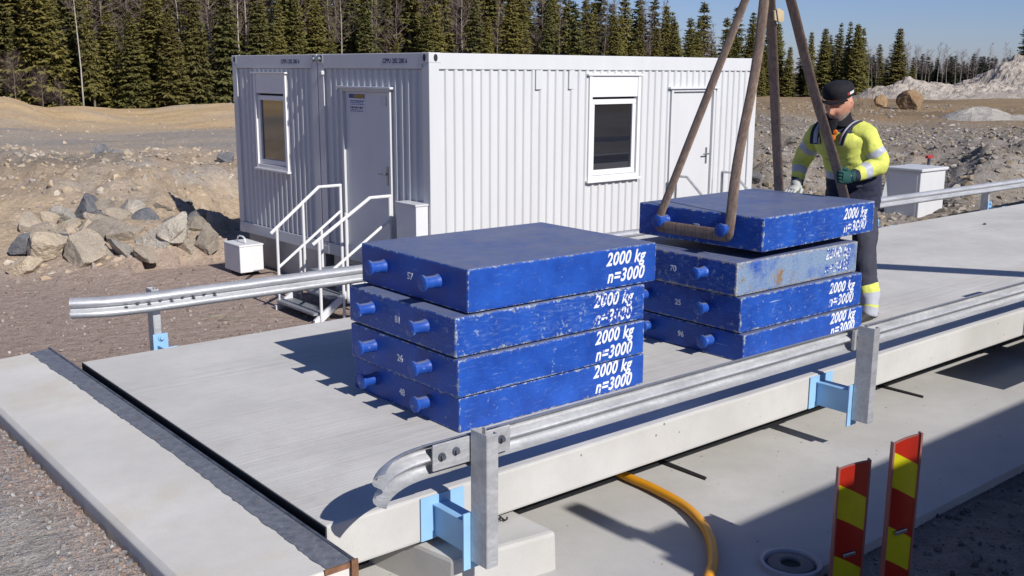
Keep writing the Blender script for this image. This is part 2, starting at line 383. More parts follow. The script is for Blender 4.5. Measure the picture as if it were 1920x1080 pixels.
def build_terrain():
    rs = [.0]; r = .8
    while r < 2000: rs.append(r); r *= 1.012 if r < 120 else 1.12
    rs = np.array(rs[1:]); aa = np.concatenate([np.arange(18, 80, .17), np.arange(80, 378, 3.0)])
    A, RR = np.meshgrid(np.radians(aa), rs, indexing='ij')
    X = CX+RR*np.cos(A); Y = CY+RR*np.sin(A)
    x = X.ravel(); y = Y.ravel(); z = height(x, y)
    na, nr = A.shape
    i = np.arange(na)[:, None]; j = np.arange(nr-1)[None, :]
    a = (i*nr+j).ravel(); b = (((i+1) % na)*nr+j).ravel()
    F = np.stack([a, a+1, b+1, b], 1)
    c0 = len(x); x = np.append(x, CX); y = np.append(y, CY); z = np.append(z, -.3)
    tri = np.stack([np.full(na, c0), np.arange(na)*nr, ((np.arange(na)+1) % na)*nr], 1)
    me = bpy.data.meshes.new('ground')
    nv = len(x); nl = F.size+tri.size
    me.vertices.add(nv); me.vertices.foreach_set('co', np.stack([x, y, z], 1).ravel())
    me.loops.add(nl); me.loops.foreach_set('vertex_index', np.concatenate([F.ravel(), tri.ravel()]).astype(np.int32))
    nf = len(F)+len(tri); me.polygons.add(nf)
    me.polygons.foreach_set('loop_start', np.concatenate([np.arange(len(F))*4, F.size+np.arange(na)*3]).astype(np.int32))
    me.polygons.foreach_set('use_smooth', np.ones(nf, bool))
    me.update(calc_edges=True); me.validate()
    # soil zones (what the earth is made of at each place)
    dx = x-CX; dy = y-CY; r = np.hypot(dx, dy); az = np.degrees(np.arctan2(dy, dx))
    n = fbm(x/5, y/5, 5, 21); n2 = fbm(x/1.3, y/1.3, 5, 31)
    brown = np.array([.40, .315, .27]); grey = np.array([.36, .335, .31]); beige = np.array([.45, .355, .255]); sand = np.array([.60, .44, .25])
    road = np.array([.38, .325, .265]); field = np.array([.30, .22, .135]); rub = np.array([.25, .215, .175]); orange = np.array([.46, .27, .12])
    def mixc(c, d, t): t = np.clip(t, 0, 1)[:, None]; return c*(1-t)+d*t
    c = np.tile(brown, (nv, 1)); c = mixc(c, brown*.8, n*.8+.2)
    c = mixc(c, grey*1.02, np.clip((-.55-x)/.25+n2*.8-.1, 0, 1)*(y < 2.6)*np.clip((2.9-y)*.6, 0, 1))
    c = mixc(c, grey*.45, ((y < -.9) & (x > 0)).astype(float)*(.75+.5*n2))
    left = np.clip((az-46)/4, 0, 1)
    bk = np.clip((r-15.2+n*1.5)/1.5, 0, 1)
    cl = mixc(np.tile(beige, (nv, 1)), grey*1.1, n2*1.2+.05); cl = mixc(cl, rub*.8, np.clip(n*1.6-.1, 0, 1))
    cl = mixc(cl, road, (r-25+n*3)/3*np.clip(1-(r-36)/4, 0, 1)); cl = mixc(cl, grey*.85, np.clip(1-abs(r-26+n*3)/2, 0, 1)*.35)
    band = fbm(r*.8, az*.10, 5, 71); cl = mixc(cl, grey*.85, np.clip(band*2.2, 0, .8)*np.clip((r-24)/3, 0, 1)); cl = mixc(cl, beige*1.12, np.clip(-band*2.2, 0, .8)*np.clip((r-24)/3, 0, 1))
    cl = mixc(cl, sand, (r-37+n*5)/5); cl = mixc(cl, sand*.7, np.clip(fbm(r*1.1, az*.2, 4, 75)*2.0, 0, .6)*np.clip((r-36)/4, 0, 1)); cl = mixc(cl, orange, np.clip(n2*2-.2, 0, 1)*np.clip((r-36)/6, 0, 1)*.7)
    cl = mixc(cl, beige*1.05, np.clip(n*2.2, 0, 1)*np.clip((r-36)/6, 0, 1))
    cl = mixc(cl, np.array([.10, .075, .04]), (r-62)/4)
    cr = mixc(np.tile(rub, (nv, 1)), grey*.95, n2*1.5+.4); cr = mixc(cr, field, (r-31+n*4)/4); cr = mixc(cr, orange*.7, np.clip(n2*1.6-.3, 0, 1)*.7*np.clip((r-18)/4, 0, 1))
    cr = mixc(cr, field*.75, np.clip(n*2, 0, 1)*np.clip((r-34)/6, 0, 1)); cr = mixc(cr, np.array([.10, .08, .045]), (r-98)/5)
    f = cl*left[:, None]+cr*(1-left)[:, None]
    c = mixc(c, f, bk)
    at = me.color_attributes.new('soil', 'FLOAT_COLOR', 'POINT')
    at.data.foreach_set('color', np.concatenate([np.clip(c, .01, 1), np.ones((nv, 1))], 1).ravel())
    m = NT('earth_and_gravel'); v = m.coord()
    base = m.n('ShaderNodeVertexColor', layer_name='soil').outputs[0]
    g1 = m.noise(v, 7, 6, .7); g2 = m.noise(v, 38, 4, .7); g3 = m.noise(v, 160, 3, .65)
    k = m.math('ADD', m.math('MULTIPLY', m.fr(g2, .25, .75), .55), m.math('MULTIPLY', m.fr(g3, .25, .75), .45))
    c = m.mix(1.0, base, m.ramp(k, [(0, (.45, .44, .43)), (.45, (.95, .95, .95)), (.75, (1.2, 1.2, 1.2)), (1, (1.7, 1.68, 1.65))]), 'MULTIPLY')
    c = m.mix(1.0, c, m.ramp(g1, [(.25, (.72, .70, .68)), (.7, (1.2, 1.2, 1.2))]), 'MULTIPLY')
    m.set(c, .95, 0, .15)
    hh = m.math('ADD', m.math('MULTIPLY', g1, 2.0), m.math('ADD', m.math('MULTIPLY', g2, .6), m.math('MULTIPLY', g3, .18)))
    m.bump(hh, .8, .05)
    me.materials.append(m.mat)
    o = link('ground', me); tag(o, kind='structure')
build_terrain()

# ------------------------------------------------------------------ rocks
def rock_mesh(name, seed, sub=2, cuts=13, flat=.7, mat=None):
    rnd = random.Random(seed)
    bm = bmesh.new(); bmesh.ops.create_icosphere(bm, subdivisions=sub, radius=1)
    sc = Vector((rnd.uniform(.8, 1.25), rnd.uniform(.6, 1), rnd.uniform(.5, .9)*flat/.7))
    pl = []
    for _ in range(cuts):
        n = Vector((rnd.gauss(0, 1), rnd.gauss(0, 1), rnd.gauss(0, .8))).normalized(); pl.append((n, rnd.uniform(.34, .78)))
    for v in bm.verts:
        p = v.co.copy()
        for n, d in pl:
            q = p.dot(n)
            if q > d: p -= n*(q-d)
        p += noise.noise_vector(p*2.3+Vector((seed, 0, 0)))*.035
        if sub > 2: p += noise.noise_vector(p*6+Vector((0, seed, 0)))*.028+noise.noise_vector(p*15+Vector((0, 0, seed)))*.012
        v.co = Vector((p.x*sc.x, p.y*sc.y, p.z*sc.z))
    me = bpy.data.meshes.new(name); bm.to_mesh(me); bm.free()
    if mat: me.materials.append(mat)
    return me
def stone_mat(name, c1, c2, c3, lichen=.3):
    m = NT(name); v = m.coord(); oi = m.n('ShaderNodeObjectInfo').outputs['Random']
    v2 = m.n('ShaderNodeVectorMath', operation='ADD', i_0=v, i_1=m.n('ShaderNodeCombineXYZ', i_0=m.math('MULTIPLY', oi, 40.)).outputs[0]).outputs[0]
    n = m.noise(v2, 1.6, 6, .65); n2 = m.noise(v2, 7, 5, .7)
    c = m.mix(m.fr(n, .35, .65), c1, c2); c = m.mix(m.math('MULTIPLY', m.fr(n2, .5, .7), lichen), c, c3)
    c = m.mix(1.0, c, m.ramp(oi, [(0, (.7, .7, .72)), (.5, (1, 1, 1)), (1, (1.25, 1.2, 1.1))]), 'MULTIPLY')
    fr_ = m.noise(v2, 22, 4, .7); c = m.mix(1.0, c, m.ramp(fr_, [(.3, (.72, .72, .72)), (.7, (1.18, 1.18, 1.18))]), 'MULTIPLY')
    m.set(c, .9, 0, .2); m.bump(m.math('ADD', n2, m.math('MULTIPLY', fr_, .35)), .8, .08); return m.mat
M_ROCKG = stone_mat('grey_split_rock', (.30, .30, .30), (.46, .43, .39), (.44, .28, .13))
M_ROCKB = stone_mat('beige_split_rock', (.40, .35, .29), (.52, .46, .38), (.42, .26, .13), .45)
M_ROCKD = stone_mat('slate_grey_rock', (.12, .13, .16), (.22, .22, .23), (.33, .32, .30))
M_BOULD = stone_mat('brown_boulder', (.30, .19, .10), (.42, .30, .18), (.22, .17, .13))
rnd = random.Random(3)
# the pile at the left, stone by stone: photo column, row of its middle, distance, size, material
PILE = [(140, 395, 17.9, .34, 2, 'slate grey slab standing on edge on top of the rock pile'),
 (180, 388, 17.9, .25, 1, 'small rust stained stone beside the slate slab on the pile top'),
 (232, 395, 17.6, .36, 0, 'pale grey block near the right shoulder of the rock pile'),
 (268, 452, 16.3, .46, 0, 'largest grey split block at the right front of the rock pile'),
 (228, 440, 16.6, .36, 1, 'beige block leaning left of the largest grey block'),
 (325, 455, 16.2, .25, 1, 'rounded beige stone at the far right foot of the rock pile'),
 (185, 440, 16.8, .34, 1, 'tan cracked block in the middle of the rock pile'),
 (140, 440, 16.9, .26, 1, 'beige stone left of the tan cracked block'),
 (90, 400, 17.8, .30, 0, 'flat grey stone at the upper left of the pile'),
 (30, 412, 17.6, .30, 1, 'ochre flat stone near the left end of the rock pile'),
 (45, 432, 17.0, .22, 1, 'small ochre stone below the ochre flat stone'),
 (12, 452, 16.6, .28, 2, 'slate blue stone at the left edge of the pile'),
 (60, 465, 16.3, .38, 1, 'pale half buried slab low on the left of the pile'),
 (120, 475, 16.0, .40, 1, 'broad pale slab at the foot of the rock pile'),
 (175, 290, 25.2, .38, 2, 'dark stone on the crest of the gravel bank'),
 (205, 298, 24.2, .28, 0, 'grey stone just right of the dark crest stone'),
 (418, 288, 24.2, .24, 2, 'dark pointed stone on the bank beside the container'),
 (395, 400, 17.4, .34, 1, 'beige rock on the bank nearest the container corner'),
 (355, 400, 17.5, .24, 0, 'grey rock on the bank slope left of the beige one'),
 (370, 440, 16.2, .28, 1, 'tan rock at the bank foot near the container shadow'),
 (300, 420, 17.0, .22, 2, 'dark grey rock wedged above the largest block'),
 (260, 415, 17.2, .30, 2, 'steel grey face block right of the pile centre'),
 (75, 440, 17.0, .24, 0, 'grey wedge stone in the left half of the pile'),
 (105, 425, 17.3, .28, 1, 'light beige stone under the flat grey stone'),
 (205, 410, 17.3, .27, 1, 'pale tan stone wedged between the slate slab and the grey shoulder block'),
 (165, 415, 17.2, .24, 1, 'rusty tan stone right under the slate slab'),
 (300, 448, 16.2, .30, 0, 'upright grey stone touching the right side of the largest block'),
 (245, 478, 15.8, .26, 1, 'low tan stone in front of the largest grey block'),
 (205, 468, 16.0, .24, 0, 'small grey stone at the foot of the leaning beige block'),
 (155, 462, 16.2, .28, 1, 'beige stone at the front of the pile centre'),
 (15, 480, 15.9, .30, 1, 'sunken beige stone at the lower left picture edge'),
 (90, 452, 16.6, .24, 2, 'dark wedge stone between pale slabs low in the pile'),
 (345, 428, 16.9, .24, 1, 'beige stone on the slope just above the right foot of the pile'),
 (225, 300, 23.6, .20, 1, 'small beige stone low on the crest of the bank'),
 (60, 405, 17.6, .22, 1, 'small tan stone left of the flat grey stone'),
 (280, 395, 17.9, .22, 1, 'small tan stone on the right shoulder of the pile')]
for i, (px, py, r, sz, k, lab) in enumerate(PILE):
    me = rock_mesh('boulder', 100+i, 4, 15, .7, (M_ROCKG, M_ROCKB, M_ROCKD)[k])
    x, y = at_r(px, r); z = z_at(px, py, r); zg = H(x, y)
    o = link('boulder', me); o.location = (x, y, min(max(z, zg-sz*.10), zg+sz*.28)); sz *= 1.2; o.scale = (sz, sz, sz*.85)
    o.rotation_euler = (rnd.uniform(-.5, .5), rnd.uniform(-.5, .5), rnd.uniform(0, 6.3))
    tag(o, lab, 'rock', 'rocks dumped on the bank at the left')
for px, py, r, sz, m_, lab in [(1712, 205, 47, .68, M_BOULD, 'large round brown boulder on the field behind the worker'),
                               (1655, 198, 49, .40, M_BOULD, 'smaller brown boulder behind the dry brush'),
                               (1425, 340, 18.6, .16, M_ROCKD, 'dark stone near the container end on the rubble slope')]:
    me = rock_mesh('boulder', int(px), 4, 5, 1.05, m_); x, y = at_r(px, r)
    o = link('boulder', me); o.location = (x, y, max(z_at(px, py, r), H(x, y)+sz*.4)); o.scale = (sz, sz, sz); o.rotation_euler = (.2, .1, 1.1)
    tag(o, lab, 'rock')

def scatter(name, pts, sizes, mats, label, seed, flat=.65, cols=None):
    # loose stones nobody could count: one mesh
    rg = np.random.default_rng(seed)
    protos = []
    for k in range(14):
        me = rock_mesh('tmp', seed*50+k, 1 if len(pts) < 9000 else 1, 6, .7); nv = len(me.vertices)
        co = np.empty(nv*3); me.vertices.foreach_get('co', co); f = np.array([p.vertices[:] for p in me.polygons])
        protos.append((co.reshape(-1, 3), f)); bpy.data.meshes.remove(me)
    V = []; F = []; C = []; o = 0; cc = np.array(cols)
    for i, (p, s) in enumerate(zip(pts, sizes)):
        co, f = protos[rg.integers(14)]; a = rg.uniform(0, 6.28); t = rg.uniform(-.6, .6)
        c, s_ = math.cos(a), math.sin(a); ct, st = math.cos(t), math.sin(t)
        M = np.array([[c, -s_*ct, s_*st], [s_, c*ct, -c*st], [0, st, ct]])
        V.append(co@M.T*s+p); F.append(f+o); o += len(co)
        C.append(np.tile(np.append(cc[rg.integers(len(cc))]*rg.uniform(.72, 1.08), 1), (len(co), 1)))
    V = np.concatenate(V); F = np.concatenate(F); C = np.concatenate(C); NF = len(F)
    me = bpy.data.meshes.new(name); me.vertices.add(len(V)); me.vertices.foreach_set('co', V.ravel())
    me.loops.add(F.size); me.loops.foreach_set('vertex_index', F.ravel().astype(np.int32)); me.polygons.add(len(F))
    me.polygons.foreach_set('loop_start', (np.arange(len(F))*3).astype(np.int32)); me.polygons.foreach_set('use_smooth', np.zeros(NF, bool)); me.update(calc_edges=True)
    at = me.color_attributes.new('tint', 'FLOAT_COLOR', 'POINT'); at.data.foreach_set('color', C.ravel())
    m = NT(name+'_stone'); vc = m.n('ShaderNodeVertexColor', layer_name='tint').outputs[0]
    n = m.noise(m.coord(), 12, 4, .7); c = m.mix(1.0, vc, m.ramp(n, [(.3, (.75, .75, .75)), (.7, (1.2, 1.2, 1.2))]), 'MULTIPLY')
    m.set(c, .92, 0, .2); me.materials.append(m.mat)
    ob = link(name, me); tag(ob, label, 'stones', kind='stuff'); return ob
rg = np.random.default_rng(11)
def sample(n, px0, px1, r0, r1, s0, s1, pw=2.2):
    a0, a1 = az_of(px1), az_of(px0); a = rg.uniform(a0, a1, n); r = rg.uniform(r0, r1, n)
    x = CX+r*np.cos(a); y = CY+r*np.sin(a); z = height(x, y); s = s0+(s1-s0)*rg.random(n)**pw
    keep = ~((x > 3.2) & (x < 11.5) & (y > 5.8) & (y < 11.6))
    return np.stack([x, y, z-s*.18], 1)[keep], s[keep]
p1, s1 = sample(6500, -30, 440, 15.4, 28, .008, .13, 9)
p2, s2 = sample(700, -30, 440, 27, 60, .02, .14, 6)
scatter('rubble_stones', np.concatenate([p1, p2]), np.concatenate([s1, s2]), None, 'loose pale rubble covering the left bank', 5, cols=[(.42, .34, .25), (.38, .31, .24), (.42, .33, .23), (.31, .27, .24), (.42, .37, .31)])
p1, s1 = sample(9500, 1410, 1980, 15.3, 31, .010, .14, 5.0)
p2, s2 = sample(1700, 1410, 1980, 31, 60, .02, .18, 4)
scatter('rubble_stones', np.concatenate([p1, p2]), np.concatenate([s1, s2]), None, 'loose grey brown rubble on the slope behind the worker', 6, cols=[(.26, .225, .19), (.29, .26, .22), (.19, .17, .15), (.30, .24, .17), (.35, .32, .29)])
n = 12000; x = rg.uniform(-2.0, -.6, n); y = rg.uniform(-1.2, 3.2, n)
y = np.where(rg.random(n) < .25, y, y); s = .003+.008*rg.random(n)**4
edge = rg.random(n) < .15; x = np.where(edge, -.62-.22*rg.random(n)**2, x); s = np.where(edge, .004+.016*rg.random(n)**4, s)
p = np.stack([x, y, height(x, y)+s*.2], 1)
scatter('gravel_stones', p, s, None, 'fine grey and reddish gravel beside the ramp', 8, cols=[(.30, .27, .25), (.36, .35, .34), (.25, .19, .16), (.33, .24, .20), (.20, .20, .21)])
n = 5200; x = rg.uniform(-2, 4.2, n); y = rg.uniform(3.2, 12.5, n); s = .006+.03*rg.random(n)**5
p = np.stack([x, y, height(x, y)+s*.2], 1)
scatter('gravel_stones', p, s, None, 'reddish brown gravel scattered between ramp and container', 9, cols=[(.25, .19, .16), (.30, .26, .23), (.21, .16, .135), (.36, .33, .30)])
n = 6000; x = rg.uniform(1.2, 9, n); y = rg.uniform(-3.2, -.98, n); s = .005+.022*rg.random(n)**3
p = np.stack([x, y, height(x, y)+s*.3], 1)
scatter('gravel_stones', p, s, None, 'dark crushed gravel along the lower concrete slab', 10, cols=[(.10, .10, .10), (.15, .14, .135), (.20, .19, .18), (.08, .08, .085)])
for i, (px, py, sz) in enumerate([(395, 520, .13), (342, 595, .07), (425, 527, .10)]):
    # flat pale flakes on the gravel
    x, y = (3.0, 8.1) if i == 0 else ((1.6, 5.0) if i == 1 else (3.15, 7.9))
    me = rock_mesh('stone_slab', 900+i, 2, 6, .35, M_ROCKB); o = link('stone_slab', me)
    o.location = (x, y, H(x, y)+.01); o.scale = (sz*1.3, sz*.8, sz*.6)
    tag(o, ['flat pale stone on the brown gravel left of the white box', 'small pale stone lying behind the far guardrail post', 'second flat pale stone close to the white box'][i], 'stone')

# ------------------------------------------------------------------ mounds
def mound(name, label, px0, px1, ridge, rfar, depth, mat, seed, rough=.18, base=-.9):
    # ridge: list of (photo column, row of the crest); a heap with its crest at distance rfar
    cols = [q[0] for q in ridge]; rows = [q[1] for q in ridge]
    nu, nv = 150, 46
    pxs = np.linspace(px0, px1, nu); azs = np.array([az_of(p) for p in pxs]); zc = np.array([z_at(p, np.interp(p, cols, rows), rfar) for p in pxs])
    t = np.linspace(-1, 1, nv)[None, :]; r = rfar+t*depth
    x = CX+r*np.cos(azs)[:, None]; y = CY+r*np.sin(azs)[:, None]
    zg = height(x.ravel(), y.ravel()).reshape(x.shape)-.15
    prof = np.where(t < 0, (1-np.abs(t))**.85, (1-np.abs(t))**.7)
    u = np.linspace(0, 1, nu)[:, None]
    hgt = np.maximum(0, zc[:, None]-zg)*prof*np.minimum(1, np.minimum(u*9, (1-u)*9))
    n_ = fbm(x/2.6, y/2.6, 5, seed); n3 = fbm(x/.8, y/.8, 4, seed+3)
    n5 = np.abs(fbm(x/.45, y/.45, 3, seed+6))
    z = zg+hgt*(1+n_*rough*1.6)+(n3*.55+n5*.5-.12)*rough*1.5*np.minimum(1, hgt)
    vs = np.stack([x.ravel(), y.ravel(), z.ravel()], 1).tolist()
    fs = [(i*nv+j, (i+1)*nv+j, (i+1)*nv+j+1, i*nv+j+1) for i in range(nu-1) for j in range(nv-1)]
    b = MB(); b.add(vs, fs); o = b.build(name, mat); tag(o, label, kind='structure'); return o
M_WHITEROCK = stone_mat('pale_blasted_rock', (.38, .33, .28), (.56, .50, .43), (.17, .155, .15), .9)
M_GRAVEL = stone_mat('grey_gravel', (.34, .32, .30), (.44, .42, .39), (.24, .23, .22), .4)
mound('gravel_mound', 'long low heap of pale blasted rock', 1585, 1990, [(1585, 178), (1640, 165), (1668, 160), (1700, 150), (1730, 152), (1770, 155), (1800, 156), (1850, 160), (1990, 165)], 82, 5, M_WHITEROCK, 41, .30)
mound('gravel_mound', 'tall heap of pale blasted rock', 1725, 2100, [(1725, 176), (1790, 160), (1840, 138), (1870, 124), (1900, 120), (2000, 112), (2100, 155)], 90, 9, M_WHITEROCK, 47, .28)
mound('gravel_mound', 'light grey gravel heap', 1735, 2080, [(1735, 236), (1790, 212), (1830, 200), (1870, 204), (1905, 216), (2080, 220)], 36, 3.0, M_GRAVEL, 53, .22)

# ------------------------------------------------------------------ weighbridge, ramp, lower slab
DL = 18.0
b = MB()
b.add([(0, 0, 0), (DL, 0, 0), (DL, 3, 0), (0, 3, 0)], [(0, 1, 2, 3)], 0)
b = MB().box(0, DL, 0, 3.0, -.206, 0)
deck = thing('weighbridge', (0, 0, 0), 'long concrete weighbridge deck carrying the stacks of blue weights', 'weighbridge')
slab = b.build('deck_slab', [M_DECK, M_SIDE], deck, bevel=.012)
for p in slab.data.polygons:
    if p.normal.z < .7: p.material_index = 1
MB().box(-.004, .004, 0.004, 2.996, -.20, -.006).build('end_plate', M_BLACK, deck)
for y in (.35, 2.45): MB().box(.35, DL-.3, y, y+.2, -.42, -.2065).build('main_beam', M_DARK, deck)
for x, lab in ((2.345, 'short painted bar shadow on the lower slab near the orange hose'), (4.64, 'short painted bar shadow on the lower slab behind the second guardrail post')):
    o = MB().prism([(x-.022, .40), (x+.022, .40), (x+.016, .02), (x-.012, .01)], 'z', -.4195, -.410).build('shadow_strip', M_BLACK, None); tag(o, lab, 'strip')  # thin black strip laid on the slab as a painted bar shadow

ramp = MB()
ramp.prism([(-.60, -.40), (-.600, -.070), (-.580, -.048), (-.05, -.026), (-.05, -.40)], 'y', -.27, 3.53)
o = ramp.build('approach_slab', M_RAMP, None, bevel=.008); tag(o, kind='structure')
# dark steel-edged bitumen strip along the joint, ragged towards the ramp
vs = []; N = 220
for i in range(N):
    y = -.275+3.80*i/(N-1)
    rag = float(fbm(np.array([y*11.]), np.array([3.3]), 5, 61, .7)[0])*.016
    wd = .108+rag-.012*math.sin(y*1.3)
    vs += [(-.046-wd, y, -.0225-.0415*wd), (-.046, y, -.0205)]
fs = [(2*i, 2*i+1, 2*i+3, 2*i+2) for i in range(N-1)]
for i, (x, y, sz, lab) in enumerate([(10.2, 2.35, .035, 'small dark crumb of stone lying far out on the deck'), (8.9, 1.0, .03, 'small stone chip on the deck behind the rail shadow')]):
    o = link('stone_chip', rock_mesh('stone_chip', 700+i, 2, 6, .6, M_ROCKD)); o.location = (x, y, .008); o.scale = (sz, sz, sz*.6); tag(o, lab, 'stone')
mm = NT('bitumen_edge_strip'); v = mm.coord(); n = mm.noise(v, 28, 6, .7)
c = mm.mix(mm.fr(n, .3, .65), (.10, .108, .13), (.19, .20, .225)); c = mm.mix(mm.fr(mm.noise(v, 60, 4, .7), .64, .70), c, (.42, .43, .45))
c = mm.mix(mm.fr(mm.noise(v, 9, 4, .7), .62, .72), c, (.20, .15, .10))
mm.set(c, .5, .1); mm.bump(n, .5, .006)
st = thing('joint_plate', (-.05, 1.6, -.04), 'dark worn edge strip along the joint between ramp and deck', 'edge strip')
MB().add(vs, fs).build('bitumen_strip', mm.mat, st)
MB().box(-.0495, -.036, -.28, 3.54, -.30, -.016).build('steel_edge', M_DARKSTEEL, st, bevel=.002)
MB().box(-.165, -.052, -.279, -.270, -.045, -.024).box(-.060, -.0315, -.291, -.281, -.30, -.013).build('rusty_end', M_RUST, st)
ap = MB().box(-.35, 26, -.98, 4.2, -.62, -.42).build('lower_slab', M_APRON, None); tag(ap, kind='structure')
blk = MB()
blk.add([(.495, -.172, -.44), (1.02, -.24, -.44), (1.005, .5, -.44), (.375, .5, -.44), (.50, -.17, -.235), (1.015, -.235, -.235), (1.0, .5, -.235), (.38, .5, -.235)],
        [(0, 1, 5, 4), (1, 2, 6, 5), (2, 3, 7, 6), (3, 0, 4, 7), (4, 5, 6, 7)])
o = blk.build('foundation_block', M_SIDE, None, bevel=.02); tag(o, 'rough concrete footing block below the nearest guardrail post', 'concrete block')
wire = MB().tube([(.86+.05*t, .02-.05*t+.012*math.sin(t*14), -.228+.016*abs(math.sin(t*9))) for t in [i/14 for i in range(15)]], .004, 6)
o = wire.build('tie_wire', M_BLACK, None); tag(o, 'black scrap of bent wire lying on the footing block', 'wire')

# ------------------------------------------------------------------ guardrails
def wprof(flip=1):
    # double wave profile of the beam: (offset from its back plane, height)
    h = .068; out = []
    pts = [(.0, -1.0), (.026, -.90), (.044, -.66), (.047, -.46), (.040, -.30), (.013, -.13), (.008, 0), (.013, .13), (.040, .30), (.047, .46), (.044, .66), (.026, .90), (0, 1.0)]
    return [(u*flip, v*h) for u, v in pts]
def sweep_beam(path, side, name, parent, prof=None):
    # path: list of (x, y, z); side: +1 waves bulge towards +y
    prof = prof or wprof(); th = .0035; b = MB(); n = len(prof); ring = []
    P = [Vector(p) for p in path]
    for i, p in enumerate(P):
        t = (P[min(i+1, len(P)-1)]-P[max(i-1, 0)]).normalized(); nrm = Vector((-t.y, t.x, 0)).normalized()*side
        r1 = [p+nrm*u+Vector((0, 0, v)) for u, v in prof]; r2 = [p+nrm*(u-th)+Vector((0, 0, v)) for u, v in prof]
        ring.append(r1+r2[::-1])
    m = 2*n
    for r_ in ring: b.v += [tuple(q) for q in r_]
    for i in range(len(P)-1):
        for k in range(m):
            b.f.append((i*m+k, i*m+(k+1) % m, (i+1)*m+(k+1) % m, (i+1)*m+k)); b.m.append(0)
    for k in range(n-1):
        b.f.append((k, k+1, m-2-k, m-1-k)); b.m.append(0)
        o = (len(P)-1)*m; b.f.append((o+k, o+k+1, o+m-2-k, o+m-1-k)); b.m.append(0)
    return b.build(name, GALV, parent, smooth=50)
def bolt(b, p, d, r=.012, l=.012):
    p = Vector(p); d = Vector(d); b.tube([p, p+d*l*.4], r*1.5, 12).tube([p+d*l*.4, p+d*l], r, 6); return b
def bracket(parent, x, side, y_post0):
    # light blue steel bracket fixing a post to the deck side; side -1 = camera side of the deck
    s = side; y0 = 0 if s < 0 else 3.0; yo = y0+s*.004
    b = MB()
    def bx(x0, x1, ya, yb, z0, z1): b.box(x0, x1, min(ya, yb), max(ya, yb), z0, z1)
    bx(x-.09, x+.14, yo, yo+s*.006, -.20, -.004)       # painted patch plate
    bx(x-.02, x-.012, yo+s*.006, y_post0-s*.012, -.185, -.05)  # web
    bx(x-.03, x+.05, yo+s*.006, y_post0-s*.012, -.0495, -.042)
    bx(x-.035, x+.06, y_post0-s*.012, y_post0-s*.003, -.26, -.01)
    b.build('bracket', M_LBLUE, parent, bevel=.0015)
def cpost(x, yb, z0, z1, s, parent, wx=.060, wy=.105):
    # open steel channel post, web towards the rail end
    y1 = yb+s*wy; t = .006; b = MB()
    def bx(x0, x1, ya, yb_, z0_, z1_): b.box(x0, x1, min(ya, yb_), max(ya, yb_), z0_, z1_)
    bx(x, x+t, yb, y1, z0, z1)
    bx(x+t, x+wx, yb, yb+s*t, z0, z1); bx(x+t, x+wx, y1-s*t, y1, z0, z1)
    bx(x+wx-t, x+wx, yb+s*t, yb+s*.028, z0, z1); bx(x+wx-t, x+wx, y1-s*.028, y1-s*t, z0, z1)
    return b.build('post', GALV, parent, bevel=.002)
g = thing('guardrail', (.5, -.2, 0), 'galvanised guardrail on the near side with curved end and two posts in view', 'guardrail')
flare = []
for i in range(13):
    t = i/12; a = t*R(62); rad = .26
    flare.append((.33-rad*math.sin(a)-.05*t, -.215-rad*(1-math.cos(a)), .256-.004*t))
path = flare[::-1]+[(.40+.6*i, -.215, .256) for i in range(30)]
sweep_beam(path[12:], 1, 'beam', g)
sweep_beam([(x, y-.0045, z+.0005) for x, y, z in flare[::-1]+[(.45, -.215, .256)]], 1, 'end_piece', g)
pl = MB().box(.355, .75, -.232, -.222, .212, .322); pl.build('splice_plate', GALV, g, bevel=.003)
for x, z in ((.395, .268), (.465, .276), (.70, .272)): bolt(MB(), (x, -.232, z), (0, -1, 0), .011, .02).build('bolt', M_DARKSTEEL, g)
for x in (.535, 3.335, 6.135, 8.935):
    p = cpost(x, -.240, -.222, .345 if x > 1 else .352, -1, g)
    bracket(p, x, -1, -.240) if False else bracket(g, x, -1, -.240)
    if x > 1: MB().box(x-.02, x+.005, -.236, -.219, .20, .31).build('spacer', GALV, g)

g2 = thing('guardrail', (.5, 3.2, 0), 'galvanised guardrail along the far deck edge beside the white container', 'guardrail')
flare = [(.42-.047*i, 3.19+.0016*i*i, .272+.0008*i) for i in range(9)][::-1]
path = flare+[(.48+.6*i, 3.19, .270-.0018*min(i, 15)) for i in range(29)]
sweep_beam(path, -1, 'beam', g2)
for i in range(9): bolt(MB(), (.35+.075*i, 3.176, .266+(.018 if i % 2 else -.010)), (0, -1, 0), .010, .014).build('bolt', M_DARKSTEEL, g2)
for x in (.535, 3.335, 6.135, 9.23, 12.05, 14.9):
    cpost(x, 3.215, -.20, .345 if x < 5 else .30, 1, g2, .05, .10); 
    b = MB().box(x-.02, x+.07, 3.004, 3.012, -.18, .0).box(x+.01, x+.02, 3.012, 3.205, -.17, -.03).box(x-.015, x+.085, 3.200, 3.211, -.26, .045)
    bolt(b, (x+.04, 3.20, .02), (0, -1, 0), .016, .02); b.build('bracket', M_LBLUE, g2, bevel=.002)
MB().prism([(9.34, .31), (9.46, .31), (9.415, .48), (9.40, .50)], 'y', 3.205, 3.212).build('gusset_plate', GALV, g2)

